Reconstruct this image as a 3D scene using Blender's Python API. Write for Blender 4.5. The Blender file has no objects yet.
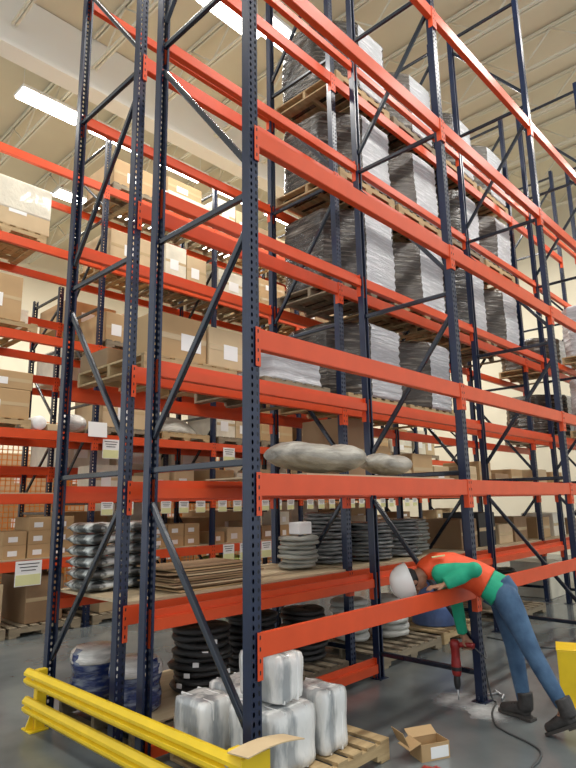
import bpy, bmesh, math, random
from mathutils import Vector, Matrix, Euler
random.seed(7)
SC = bpy.context.scene
COL = SC.collection
PI = math.pi

# ------------------------------------------------------------------ camera
def make_camera():
    cam = bpy.data.cameras.new('camera')
    o = bpy.data.objects.new('camera', cam); COL.objects.link(o)
    c = Vector((-2.41663, -2.60744, 1.71833))
    r = Vector((0.690372, -0.723259, -0.016813)); u = Vector((-0.131802, -0.148592, 0.980076)); f = Vector((0.711347, 0.674401, 0.197911))
    m = Matrix((r, u, -f)).transposed().to_4x4(); m.translation = c
    o.matrix_world = m
    cam.sensor_width = 36; cam.sensor_fit = 'AUTO'; cam.lens = 585.02 / 768 * 36
    cam.clip_start = .05; cam.clip_end = 200
    SC.camera = o
    return c, r, u, f
CAM, CR, CU, CF = make_camera()
def px(P):
    d = Vector(P) - CAM; z = d.dot(CF)
    if z < .1: return None
    return 288 + 585 * d.dot(CR) / z, 384 - 585 * d.dot(CU) / z
def in_view(pts, mg=12):
    for P in pts:
        q = px(P)
        if q and -mg < q[0] < 576 + mg and -mg < q[1] < 768 + mg: return True
    return False

# ------------------------------------------------------------------ materials
def nodes(m):
    m.use_nodes = True
    return m.node_tree.nodes, m.node_tree.links
def pbsdf(n): return n['Principled BSDF']
def mat(name, col, rough=.5, metal=0., noise=0., nscale=8., bump=0., bscale=40., stretch=(1, 1, 1), col2=None, coat=0., spec=.5, rnoise=0., ramp=(.32, .68)):
    m = bpy.data.materials.new(name); n, l = nodes(m); b = pbsdf(n)
    b.inputs['Roughness'].default_value = rough; b.inputs['Metallic'].default_value = metal
    b.inputs['Base Color'].default_value = (*col, 1); b.inputs['Coat Weight'].default_value = coat
    b.inputs['Specular IOR Level'].default_value = spec
    if noise or bump or col2 or rnoise:
        tc = n.new('ShaderNodeTexCoord'); mp = n.new('ShaderNodeMapping'); mp.inputs['Scale'].default_value = stretch
        l.new(tc.outputs['Object'], mp.inputs[0])
        nt = n.new('ShaderNodeTexNoise'); nt.inputs['Scale'].default_value = nscale; nt.inputs['Detail'].default_value = 5
        l.new(mp.outputs[0], nt.inputs[0])
        if noise or col2:
            rp = n.new('ShaderNodeValToRGB'); e = rp.color_ramp.elements
            e[0].position, e[1].position = ramp
            c2 = col2 or tuple(min(1, x * (1 + noise)) for x in col)
            c1 = col if col2 else tuple(x * (1 - noise) for x in col)
            e[0].color = (*c1, 1); e[1].color = (*c2, 1)
            l.new(nt.outputs[0], rp.inputs[0]); l.new(rp.outputs[0], b.inputs['Base Color'])
        if rnoise:
            mr = n.new('ShaderNodeMapRange'); mr.inputs[3].default_value = rough - rnoise; mr.inputs[4].default_value = rough + rnoise
            l.new(nt.outputs[0], mr.inputs[0]); l.new(mr.outputs[0], b.inputs['Roughness'])
        if bump:
            n2 = n.new('ShaderNodeTexNoise'); n2.inputs['Scale'].default_value = bscale; n2.inputs['Detail'].default_value = 4
            l.new(mp.outputs[0], n2.inputs[0])
            bp = n.new('ShaderNodeBump'); bp.inputs['Strength'].default_value = bump; bp.inputs['Distance'].default_value = .02
            l.new(n2.outputs[0], bp.inputs['Height']); l.new(bp.outputs[0], b.inputs['Normal'])
    return m
def emit(name, col, s):
    m = bpy.data.materials.new(name); n, l = nodes(m)
    n.remove(pbsdf(n)); e = n.new('ShaderNodeEmission'); e.inputs[0].default_value = (*col, 1); e.inputs[1].default_value = s
    l.new(e.outputs[0], n['Material Output'].inputs[0]); return m
def perforated(name, base):
    """steel sheet with two columns of punched slots every 50 mm"""
    m = base.copy(); m.name = name; n, l = nodes(m); b = pbsdf(n)
    tc = n.new('ShaderNodeTexCoord'); s = n.new('ShaderNodeSeparateXYZ'); l.new(tc.outputs['Object'], s.inputs[0])
    def M(op, a, c=None, d=None):
        x = n.new('ShaderNodeMath'); x.operation = op
        for i, v in enumerate((a, c, d)):
            if v is None: continue
            if isinstance(v, (int, float)): x.inputs[i].default_value = v
            else: l.new(v, x.inputs[i])
        return x.outputs[0]
    dx = M('DIVIDE', M('SUBTRACT', M('ABSOLUTE', s.outputs[0]), .021), .0085)
    fz = M('DIVIDE', M('SUBTRACT', M('MULTIPLY', M('FRACT', M('DIVIDE', s.outputs[2], .05)), .05), .025), .0145)
    d = M('ADD', M('MULTIPLY', dx, dx), M('MULTIPLY', fz, fz))
    hole = M('LESS_THAN', d, 1.)
    tr = n.new('ShaderNodeBsdfTransparent'); mx = n.new('ShaderNodeMixShader')
    l.new(hole, mx.inputs[0]); l.new(b.outputs[0], mx.inputs[1]); l.new(tr.outputs[0], mx.inputs[2])
    l.new(mx.outputs[0], n['Material Output'].inputs[0]); return m
def mesh_panel_mat(name, base, pitch, w):
    m = base.copy(); m.name = name
    return m

M = {}
M['navy'] = mat('navy_steel', (.006, .014, .044), .30, noise=.18, nscale=14, coat=.06)
M['navy_perf'] = perforated('navy_steel_punched', M['navy'])
M['brace'] = mat('brace_steel', (.008, .014, .026), .26, noise=.15, nscale=10, coat=.2)
M['orange'] = mat('orange_paint', (.68, .080, .020), .36, noise=.06, nscale=5, spec=.35)
M['black_hole'] = mat('slot_dark', (.01, .01, .012), .7)
M['zinc'] = mat('zinc_plate', (.45, .46, .47), .35, metal=.8)
M['yellow'] = mat('yellow_paint', (.84, .58, .018), .35, noise=.07, nscale=6, bump=.08, bscale=12)
M['floor'] = mat('polished_concrete', (.098, .113, .115), .19, col2=(.185, .205, .205), nscale=1.1, bump=.02, bscale=3, rnoise=.1)
M['deck'] = mat('ceiling_deck', (.66, .60, .45), .75, noise=.05, nscale=.6)
M['joist'] = mat('joist_paint', (.70, .67, .55), .6)
M['girder'] = mat('white_girder', (.80, .79, .73), .6)
M['wall'] = mat('cream_wall', (.76, .70, .55), .8, noise=.03, nscale=1)
M['lamp'] = emit('lamp_glow', (1, .97, .90), 14)
M['lamp_body'] = mat('lamp_housing', (.8, .8, .78), .4)
M['wood'] = mat('pallet_wood', (.36, .25, .12), .75, col2=(.55, .40, .21), nscale=3, stretch=(1, 6, 6), bump=.2)
M['wood2'] = mat('pallet_wood_grey', (.20, .16, .105), .8, col2=(.33, .27, .18), nscale=3, stretch=(1, 6, 6), bump=.2)
M['ply'] = mat('plywood', (.42, .32, .19), .6, col2=(.56, .45, .29), nscale=2, stretch=(1, 5, 5))
M['carton'] = mat('cardboard', (.47, .31, .15), .75, noise=.07, nscale=3)
M['carton2'] = mat('cardboard_pale', (.58, .44, .26), .75, noise=.07, nscale=3)
M['carton3'] = mat('cardboard_dark', (.30, .19, .10), .75, noise=.1, nscale=3)
M['cream'] = mat('wrapped_cream', (.72, .68, .55), .35, noise=.1, nscale=5, bump=.3, bscale=20, coat=.3)
M['white'] = mat('white_sheet', (.85, .85, .83), .5)
M['paper'] = mat('paper_label', (.86, .86, .84), .7)
M['ylabel'] = mat('yellow_label', (.74, .74, .38), .7)
M['tape'] = mat('packing_tape', (.55, .42, .24), .25)
M['film'] = mat('clear_film_haze', (.62, .60, .56), .18, noise=.25, nscale=7, bump=.6, bscale=18, stretch=(1, 1, 5), coat=.4)
M['tarp'] = mat('grey_tarp', (.31, .29, .245), .4, noise=.3, nscale=6, bump=.9, bscale=7, stretch=(.7, 3, 3))
M['coil_black'] = mat('black_hose', (.022, .022, .022), .38, noise=.3, nscale=9, bump=.5, bscale=30, stretch=(1, 1, 6))
M['coil_dark'] = mat('dark_wrapped_hose', (.05, .055, .055), .25, col2=(.26, .27, .26), nscale=6, bump=.5, bscale=20, stretch=(1, 1, 7), coat=.3)
M['coil_grey'] = mat('grey_hose', (.25, .26, .23), .4, col2=(.42, .43, .38), nscale=6, bump=.5, bscale=20, stretch=(1, 1, 8))
M['coil_pale'] = mat('pale_hose', (.40, .40, .36), .4, col2=(.62, .62, .57), nscale=6, bump=.4, bscale=20, stretch=(1, 1, 6))
M['blue_wrap'] = mat('blue_wrapped', (.014, .030, .13), .24, col2=(.30, .34, .40), nscale=5, bump=.6, bscale=16, stretch=(1, 1, 4), coat=.25, ramp=(.48, .72))
M['blue'] = mat('blue_barrel', (.10, .16, .34), .4, noise=.2, nscale=6, bump=.3, bscale=15)
M['plastic'] = mat('white_bagged', (.36, .38, .385), .2, col2=(.82, .82, .79), nscale=4.2, bump=.6, bscale=15, stretch=(1.5, 1.5, .45), coat=.4, ramp=(.42, .52))
M['bag_bw'] = mat('grey_bags', (.035, .04, .04), .3, col2=(.58, .60, .57), nscale=9, bump=.6, bscale=15, coat=.3, ramp=(.44, .56))
M['skin'] = mat('skin', (.34, .17, .10), .5)
M['hair'] = mat('hair', (.012, .010, .010), .6)
M['green'] = mat('green_shirt', (.012, .36, .20), .75, noise=.12, nscale=9, bump=.3, bscale=14)
M['vest'] = mat('orange_vest', (.80, .085, .018), .65, noise=.08, nscale=8, bump=.25, bscale=12)
M['jeans'] = mat('blue_denim', (.022, .060, .125), .8, col2=(.065, .135, .235), nscale=7, bump=.3, bscale=16)
M['boot'] = mat('boot_leather', (.035, .032, .030), .6, noise=.4, nscale=14, bump=.3, bscale=30)
M['sole'] = mat('boot_sole', (.05, .045, .04), .8)
M['helmet'] = mat('helmet_shell', (.90, .89, .84), .25, coat=.4)
M['red'] = mat('red_plastic', (.30, .022, .02), .4, noise=.2, nscale=20)
M['blackp'] = mat('black_plastic', (.02, .02, .02), .5)
M['steel'] = mat('bare_steel', (.5, .5, .5), .3, metal=1)
M['dust'] = mat('concrete_dust', (.62, .63, .62), .95)
M['cage'] = mat('orange_cage', (.78, .27, .035), .5)
M['eye'] = mat('eye', (.7, .7, .68), .3)
M['reflect'] = mat('reflective_tape', (.75, .72, .35), .35)
M['green_tag'] = mat('green_sticker', (.08, .55, .22), .6)

def film_load(name, dark, light, sc):
    """stacked dark coils under wrinkled stretch film: streaky, glossy"""
    m = bpy.data.materials.new(name); n, l = nodes(m); b = pbsdf(n)
    tc = n.new('ShaderNodeTexCoord'); mp = n.new('ShaderNodeMapping'); mp.inputs['Scale'].default_value = (1.2, 1.2, 11)
    mp.inputs['Rotation'].default_value = (.06, .05, 0)
    l.new(tc.outputs['Object'], mp.inputs[0])
    a = n.new('ShaderNodeTexNoise'); a.inputs['Scale'].default_value = sc; a.inputs['Detail'].default_value = 7; a.inputs['Roughness'].default_value = .65
    a.inputs['Distortion'].default_value = .5
    l.new(mp.outputs[0], a.inputs[0])
    r = n.new('ShaderNodeValToRGB'); e = r.color_ramp.elements
    e[0].position = .50; e[0].color = (*dark, 1); e[1].position = .74; e[1].color = (*light, 1)
    l.new(a.outputs[0], r.inputs[0]); l.new(r.outputs[0], b.inputs['Base Color'])
    b.inputs['Roughness'].default_value = .22; b.inputs['Coat Weight'].default_value = .3; b.inputs['Coat Roughness'].default_value = .12
    bp = n.new('ShaderNodeBump'); bp.inputs['Strength'].default_value = .9; bp.inputs['Distance'].default_value = .03
    l.new(a.outputs[0], bp.inputs['Height']); l.new(bp.outputs[0], b.inputs['Normal']); l.new(bp.outputs[0], b.inputs['Coat Normal'])
    return m
M['load'] = film_load('wrapped_coils_dark', (.026, .019, .013), (.32, .275, .22), 1.7)
M['load2'] = film_load('wrapped_coils_brown', (.045, .032, .021), (.28, .235, .18), 1.9)
M['sheetfilm'] = film_load('wrap_white', (.50, .51, .53), (.90, .90, .92), 2.2)

# ------------------------------------------------------------------ mesh helpers
class MB:
    def __init__(s): s.bm = bmesh.new(); s.mi = 0
    def _new(s, vs, fs, R=None, T=None):
        out = []
        for v in vs:
            v = Vector(v)
            if R is not None: v = R @ v
            if T is not None: v = v + Vector(T)
            out.append(s.bm.verts.new(v))
        for f in fs:
            try:
                q = s.bm.faces.new([out[i] for i in f]); q.material_index = s.mi
            except ValueError: pass
        return out
    def box(s, c, d, R=None, bev=0):
        x, y, z = d[0] / 2, d[1] / 2, d[2] / 2
        if bev:
            b = min(bev, x * .9, y * .9, z * .9)
            t = bmesh.new(); bmesh.ops.create_cube(t, size=1)
            for v in t.verts: v.co = Vector((v.co.x * d[0], v.co.y * d[1], v.co.z * d[2]))
            bmesh.ops.bevel(t, geom=list(t.edges), offset=b, segments=2, affect='EDGES', profile=.6)
            t.verts.index_update()
            s._new([v.co.copy() for v in t.verts], [[v.index for v in f.verts] for f in t.faces], R, c); t.free(); return s
        vs = [(-x, -y, -z), (x, -y, -z), (x, y, -z), (-x, y, -z), (-x, -y, z), (x, -y, z), (x, y, z), (-x, y, z)]
        s._new(vs, [(0, 3, 2, 1), (4, 5, 6, 7), (0, 1, 5, 4), (1, 2, 6, 5), (2, 3, 7, 6), (3, 0, 4, 7)], R, c); return s
    def prism(s, poly, h, R=None, T=None):
        """poly in xy extruded along z from 0 to h"""
        n = len(poly)
        vs = [(p[0], p[1], 0) for p in poly] + [(p[0], p[1], h) for p in poly]
        fs = [tuple(range(n - 1, -1, -1)), tuple(range(n, 2 * n))] + [(i, (i + 1) % n, n + (i + 1) % n, n + i) for i in range(n)]
        s._new(vs, fs, R, T); return s
    def tube(s, pts, r, seg=10, caps=True, flat=None):
        """tube along points; r scalar or list; flat = (a,b) scale of section"""
        pts = [Vector(p) for p in pts]; n = len(pts)
        rs = [r] * n if isinstance(r, (int, float)) else r
        rings = []; up = None
        for i, p in enumerate(pts):
            t = (pts[min(i + 1, n - 1)] - pts[max(i - 1, 0)]).normalized()
            if up is None:
                a = Vector((0, 0, 1)) if abs(t.z) < .9 else Vector((1, 0, 0))
                up = (a - t * a.dot(t)).normalized()
            else: up = (up - t * up.dot(t)).normalized()
            sd = t.cross(up)
            fa, fb = flat or (1, 1)
            rr = rs[i] if isinstance(rs[i], tuple) else (rs[i] * fa, rs[i] * fb)
            rings.append([s.bm.verts.new(p + sd * math.cos(k * 2 * PI / seg) * rr[0] + up * math.sin(k * 2 * PI / seg) * rr[1]) for k in range(seg)])
        for a, b in zip(rings, rings[1:]):
            for k in range(seg):
                f = s.bm.faces.new((a[k], a[(k + 1) % seg], b[(k + 1) % seg], b[k])); f.material_index = s.mi; f.smooth = True
        if caps:
            f = s.bm.faces.new(rings[0][::-1]); f.material_index = s.mi
            f = s.bm.faces.new(rings[-1]); f.material_index = s.mi
        return s
    def lathe(s, prof, seg=24, T=(0, 0, 0), R=None, sx=1, sy=1, wob=None):
        rings = []
        for j, (r, z) in enumerate(prof):
            ring = []
            for k in range(seg):
                a = k * 2 * PI / seg; w = wob(a, j) if wob else 1
                v = Vector((r * sx * w * math.cos(a), r * sy * w * math.sin(a), z))
                if R is not None: v = R @ v
                ring.append(s.bm.verts.new(v + Vector(T)))
            rings.append(ring)
        for a, b in zip(rings, rings[1:]):
            for k in range(seg):
                f = s.bm.faces.new((a[k], a[(k + 1) % seg], b[(k + 1) % seg], b[k])); f.smooth = True; f.material_index = s.mi
        for ring, rev in ((rings[0], True), (rings[-1], False)):
            f = s.bm.faces.new(ring[::-1] if rev else ring); f.material_index = s.mi
        return s
    def ball(s, c, r, R=None, seg=16, rings=10):
        rx, ry, rz = r if isinstance(r, tuple) else (r, r, r)
        t = bmesh.new(); bmesh.ops.create_uvsphere(t, u_segments=seg, v_segments=rings, radius=1)
        for v in t.verts: v.co = Vector((v.co.x * rx, v.co.y * ry, v.co.z * rz))
        t.verts.index_update()
        n0 = len(s.bm.faces)
        s._new([v.co.copy() for v in t.verts], [[v.index for v in f.verts] for f in t.faces], R, c); t.free()
        s.bm.faces.ensure_lookup_table()
        for i in range(n0, len(s.bm.faces)): s.bm.faces[i].smooth = True
        return s
    def mesh(s, name, mats, norm=True):
        if norm: bmesh.ops.recalc_face_normals(s.bm, faces=s.bm.faces)
        me = bpy.data.meshes.new(name); s.bm.to_mesh(me); s.bm.free()
        for m in (mats if isinstance(mats, (list, tuple)) else [mats]): me.materials.append(M[m] if isinstance(m, str) else m)
        return me
    def build(s, name, mats, parent=None, loc=(0, 0, 0), rot=None):
        return link(name, s.mesh(name, mats), parent, loc, rot)
def link(name, me, parent=None, loc=(0, 0, 0), rot=None):
    o = bpy.data.objects.new(name, me); COL.objects.link(o); o.location = loc
    if rot is not None: o.rotation_euler = rot
    if parent is not None: o.parent = parent
    return o
def tag(o, label, cat, group=None):
    o['label'] = label; o['category'] = cat
    if group: o['group'] = group
    return o
def struct(o): o['kind'] = 'structure'; return o
def thing(name, label, cat, loc=(0, 0, 0), rz=0, group=None):
    o = bpy.data.objects.new(name, None); COL.objects.link(o); o.location = loc; o.rotation_euler = (0, 0, rz)
    o.empty_display_size = .1
    return tag(o, label, cat, group)
def dup(root, loc, rz, label, group=None):
    r = root.copy(); COL.objects.link(r); r.location = loc; r.rotation_euler = (0, 0, rz); r['label'] = label
    if group: r['group'] = group
    for ch in root.children:
        c = ch.copy(); COL.objects.link(c); c.parent = r
        for g in ch.children:
            d = g.copy(); COL.objects.link(d); d.parent = c
    return r
ORD = ['first', 'second', 'third', 'fourth', 'fifth', 'sixth', 'seventh', 'eighth']

# ------------------------------------------------------------------ dimensions
BAY = 2.704; DEP = 1.07; GAP = .351
YD, YC, YB, YA = 0., DEP, DEP + GAP, 2 * DEP + GAP
LEV = [.9236, 1.8243, 2.7292, 4.1417, 5.5591, 6.9346]      # beam centres
TOP = 9.15
PW = .080; PD = .070
BH = .135

# ------------------------------------------------------------------ setting
def setting():
    b = MB(); b.box((5, 5, -.05), (30, 30, .1)); struct(b.build('floor', 'floor'))
    b = MB(); b.box((4.2, 5, 11.32), (26, 27, .1)); struct(b.build('ceiling', 'deck'))
    b = MB(); b.box((16.9, 5, 5.6), (.2, 27, 11.2)); struct(b.build('wall_right', 'wall'))
    b = MB(); b.box((4, 18.4, 5.6), (26, .2, 11.2)); struct(b.build('wall_back', 'wall'))
    # white girder along the aisle
    b = MB(); b.box((6, 7.62, 10.68), (22, .3, 1.14)); b.box((6, 7.62, 10.08), (22, .42, .06))
    struct(b.build('trim_1', 'girder'))
    # open web joists
    k = 2
    for i in range(-3, 11):
        x = 8.92 + 1.6 * (i - 4)
        for y0, y1, ex in ((-7.5, 7.4, 'a'), (7.9, 18.2, 'b')):
            b = MB()
            for z, w in ((10.5, .05), (11.22, .06)):
                b.box((x - .035, (y0 + y1) / 2, z), (.04, y1 - y0, w)); b.box((x + .035, (y0 + y1) / 2, z), (.04, y1 - y0, w))
            y = y0 + .1; up = True
            while y < y1 - .75:
                a = (x, y, 10.52 if up else 11.2); c = (x, y + .72, 11.2 if up else 10.52)
                b.tube([a, c], .019, 6); y += .72; up = not up
            struct(b.build('trim_%d' % k, 'joist')); k += 1
setting()

def lights():
    spots = [(2.35, 9.0), (4.05, 9.0), (5.9, 9.0), (4.75, 12.4), (6.6, 12.4), (3.55, 4.25), (4.75, 4.0), (8.6, 4.1), (11.8, 4.1), (1.0, -1.6), (4.2, -1.6), (7.4, -1.6), (10.6, -1.6), (13.8, -1.6),
             (-2.5, -1.6), (7.8, 9.0), (9.8, 9.0), (12.6, 9.0), (-1.0, 9.0), (-1.0, 4.1), (1.3, 12.4), (10, 12.4)]
    house = None
    for i, (x, y) in enumerate(spots):
        lab = 'white strip light hanging under the ceiling joists, %s along from the near side, row over %s' % (ORD[i % 8] if i < 8 else 'number %d' % (i + 1), 'aisle')
        if house is None:
            house = thing('ceiling_light', '', 'ceiling light', (x, y, 10.36), 0, 'strip lights under the ceiling')
            MB().box((0, 0, .05), (1.40, .50, .07), bev=.01).build('housing', 'lamp_body', house)
            MB().box((0, -.12, .0), (1.34, .2, .03), bev=.012).box((0, .12, .0), (1.34, .2, .03), bev=.012).build('tube', 'lamp', house)
            b = MB()
            for sx in (-.6, .6): b.tube([(sx, 0, .08), (sx, 0, .85)], .006, 6)
            b.build('hanger', 'lamp_body', house)
            o = house
        else: o = dup(house, (x, y, 10.36), 0, '')
        o['label'] = LIGHT_LABELS[i]
        la = bpy.data.lights.new('lamp', 'AREA'); la.shape = 'RECTANGLE'; la.size = 1.46; la.size_y = .55
        la.energy = 140; la.color = (1, .975, .92)
        lo = bpy.data.objects.new('lamp', la); COL.objects.link(lo); lo.location = (x, y, 10.30)
_nm = ['over the aisle behind the first rack', 'above the near rack', 'over the front aisle', 'in the farthest row']
LIGHT_LABELS = ['glowing strip light left of the leftmost post, nearest end of its row', 'glowing strip light crossing behind the leftmost post, second of its row', 'glowing strip light just right of the leftmost post, third of its row',
  'bright strip light low beside the leftmost post, above the wrapped carton load', 'strip light of the farthest row, right of the one above the wrapped carton', 'glowing strip light at the top edge, left of the front end post',
  'glowing strip light at the top edge, right of the front end post', 'strip light high over the dark wrapped loads of the second bay', 'strip light high over the back row, third bay', 'strip light above the front aisle, before the rack end',
  'strip light above the front aisle, over the worker', 'strip light above the front aisle, past the worker', 'strip light above the front aisle, fourth from the near end', 'strip light above the front aisle, by the end wall',
  'strip light above the front aisle, behind the viewer', 'strip light past the white girder, behind the near bay', 'strip light past the white girder, behind the second bay', 'strip light past the white girder, behind the third bay',
  'strip light past the white girder, left beyond the picture', 'strip light over the near rack end, left of the girder', 'strip light of the farthest row, above the left cartons', 'strip light of the farthest row, behind the third bay']
lights()

w = bpy.data.worlds.new('world'); SC.world = w; w.use_nodes = True
w.node_tree.nodes['Background'].inputs[0].default_value = (.92, .96, 1, 1)
w.node_tree.nodes['Background'].inputs[1].default_value = 1.15

# ------------------------------------------------------------------ racking
def post_mesh(h):
    """C-section upright: punched web towards -y, flanges and lips behind"""
    b = MB(); x, t = PW / 2, .003; y0, y1 = -PD / 2, PD / 2
    b.mi = 1; b._new([(-x, y0, 0), (x, y0, 0), (x, y0, h), (-x, y0, h)], [(0, 1, 2, 3)])
    b.mi = 0
    for s in (-1, 1):
        b._new([(s * x, y0, 0), (s * x, y1, 0), (s * x, y1, h), (s * x, y0, h)], [(0, 1, 2, 3)])
        b._new([(s * x, y1, 0), (s * x * .55, y1, 0), (s * x * .55, y1, h), (s * x, y1, h)], [(0, 1, 2, 3)])
        b._new([(s * x * .55, y1, 0), (s * x * .55, y1 - .012, 0), (s * x * .55, y1 - .012, h), (s * x * .55, y1, h)], [(0, 1, 2, 3)])
    return b.mesh('post', ['navy', 'navy_perf'])
POST = post_mesh(TOP)
def brace_mesh(name, a, c):
    a = Vector(a); c = Vector(c); d = c - a; L = d.length
    R = d.to_track_quat('X', 'Z').to_matrix()
    return a, R, L
def bar(name, a, c, parent, w=.045, t=.036, m='brace'):
    a, R, L = brace_mesh(name, a, c)
    b = MB()
    poly = [(-w / 2, -t / 2), (w / 2, -t / 2), (w / 2, t / 2), (-w / 2, t / 2)]
    b.box((a + Vector(c)) / 2, (L, t, w), R, bev=.009)
    return b.build(name, m, parent)
HZ_ALL = [.23, 1.96, 3.725, 5.49, 7.25, 9.0]
def frame_proto(label, flip, top=TOP, HZ=None):
    HZ = HZ or HZ_ALL
    post = POST if top == TOP else post_mesh(top)
    return _frame(label, flip, post, HZ)
def _frame(label, flip, POST, HZ):
    """depth frame from y=0 (front post) to y=DEP (rear post); flip swaps the zigzag"""
    f = thing('upright_frame', label, 'rack upright', (0, 0, 0))
    link('post', POST, f, (0, 0, 0)); link('post', POST, f, (0, DEP, 0), (0, 0, PI))
    for y in (0, DEP):
        b = MB(); b.box((0, y, .004), (.13, .13, .008)); b.tube([(.053, y, 0), (.053, y, .05)], .009, 8); b.tube([(-.053, y, 0), (-.053, y, .05)], .009, 8)
        b.build('foot_plate', 'navy', f)
    y0, y1 = .025, DEP - .025
    for z in HZ: bar('horizontal_brace', (0, y0, z), (0, y1, z), f)
    for k in range(len(HZ) - 1):
        za, zb = HZ[k] + .235, HZ[k + 1] - .235
        up = (k % 2 == 0) != flip
        bar('diagonal_brace', (0, y0, za if up else zb), (0, y1, zb if up else za), f)
    return f
ROWN = ['front row', 'back row']
NF = 5
nth = ['near end', 'second', 'third', 'fourth', 'fifth']
frames = {}
protos = {}
for rw in (0, 1):
    for k in range(NF):
        lab = ('navy steel upright frame of the %s, %s' % (ROWN[rw], ['at the near end of the rack', 'second from the near end', 'third from the near end', 'fourth from the near end', 'farthest from the near end'][k]))
        if rw == 0 and k == 1: lab = 'navy upright frame beside the drilling worker, front row, second from the near end'
        if rw not in protos:
            o = protos[rw] = frame_proto(lab, rw == 1)
        else: o = dup(protos[rw], (0, 0, 0), 0, lab)
        o.location = (k * BAY, (YD, YB)[rw], 0); o['label'] = lab; o['group'] = 'navy upright frames of the near rack'
# beams --------------------------------------------------------------
def beam_body(L):
    b = MB()
    # section in (y,z): outer face y=0 towards -y, step ledge on the inside
    poly = [(0, -BH / 2), (.062, -BH / 2), (.062, BH / 2 - .052), (.026, BH / 2 - .052), (.026, BH / 2), (0, BH / 2)]
    R = Matrix(((0, 0, 1), (1, 0, 0), (0, 1, 0)))
    b.prism(poly, L, R, (-L / 2, 0, 0))
    bmesh.ops.recalc_face_normals(b.bm, faces=b.bm.faces)
    bmesh.ops.bevel(b.bm, geom=[e for e in b.bm.edges if abs((e.verts[0].co - e.verts[1].co).x) > L * .5], offset=.004, segments=2, affect='EDGES')
    return b.mesh('load_beam', 'orange')
def connector_mesh(s, L):
    b = MB(); x = s * L / 2
    b.mi = 0
    b.box((x + s * .019, -.004, -.055), (.042, .005, .255), bev=.002)
    b.box((x + s * .0, .022, -.055), (.005, .050, .255), bev=.002)
    b.mi = 1
    for i in range(4): b.box((x + s * .021, -.0068, .045 - i * .062), (.010, .0012, .022))
    return b.mesh('end_connector', ['orange', 'black_hole'])
def beam_proto(L, label):
    o = link('load_beam', beam_body(L)); tag(o, label, 'rack beam')
    for s in (-1, 1): link('end_connector', connector_mesh(s, L), o)
    return o
LB = BAY - PW - .002
_bp = {}
def place_beam(key, L, x, y, z, rz, label, group):
    if key not in _bp: o = _bp[key] = beam_proto(L, label)
    else: o = dup(_bp[key], (0, 0, 0), 0, label)
    o.location = (x, y, z); o.rotation_euler = (0, 0, rz); o['label'] = label; o['group'] = group
    return o
LINES = [(YD, 0, 'front edge of the front row'), (YC, PI, 'rear edge of the front row'), (YB, 0, 'front edge of the back row'), (YA, PI, 'rear edge of the back row')]
BAYN = ['nearest bay', 'second bay', 'third bay', 'fourth bay']
LVN = ['lowest level', 'second level', 'third level', 'fourth level', 'fifth level', 'top level']
for li, (y, rz, ln) in enumerate(LINES):
    for k in range(NF - 1):
        for j, z in enumerate(LEV):
            x = (k + .5) * BAY
            if not in_view([(x + BAY * t, y, z) for t in (-.48, -.25, 0, .25, .48)]): continue
            off = -.0405 if rz == 0 else .0405
            place_beam('n', LB, x, y + off, z, rz, 'orange steel load beam, %s, %s, %s' % (ln, BAYN[k], LVN[j]), 'orange load beams of the near rack')
place_beam('n', LB, .5 * BAY, YC + .0405, .12, PI, 'orange load beam low at floor height behind the white bales, rear of front row', 'orange load beams of the near rack')

# rack across the rear aisle, and the one backing on to it
B2 = 2.342; X20 = 2.06; Y2 = 5.78; Y3 = 7.25
LB2 = B2 - PW - .002
fprot = {}
for rw, (y, nm) in enumerate(((Y2, 'rack across the rear aisle'), (Y3, 'rack behind the aisle rack'))):
    for k in range(-1, 6 - rw):
        x = X20 + k * B2
        lab = 'navy upright frame of the %s, %s from its left end' % (nm, ORD[k + 1])
        if not in_view([(x, y + d, z) for d in (0, DEP) for z in (.3, 2, 4, 6, 8)], 40): continue
        if rw not in fprot: o = fprot[rw] = frame_proto(lab, False, (7.95, 5.6)[rw], ([.23, 1.75, 3.3, 4.85, 6.4, 7.8], [.23, 1.6, 3.0, 4.4, 5.45])[rw])
        else: o = dup(fprot[rw], (0, 0, 0), 0, lab)
        o.location = (x, y, 0); o['group'] = 'navy upright frames of the far racks'
LEV2 = LEV
LEV3 = [.92, 2.3, 3.85, 4.85]
for nm, yy, levs in (('rack across the rear aisle', Y2, LEV2), ('rack behind the aisle rack', Y3, LEV3)):
    for ed, y, rz in (('front', yy, 0), ('back', yy + DEP, PI)):
        for k in range(-1, 5 if yy == Y2 else 4):
            for j, z in enumerate(levs):
                x = X20 + (k + .5) * B2
                if not in_view([(x + B2 * t, y, z) for t in (-.48, -.25, 0, .25, .48)]): continue
                off = -.0405 if rz == 0 else .0405
                place_beam('f', LB2, x, y + off, z, rz, 'orange load beam of the %s, %s edge, %s bay, %s level' % (nm, ed, ORD[k + 1], ORD[j]), 'orange load beams of the far racks')

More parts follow.
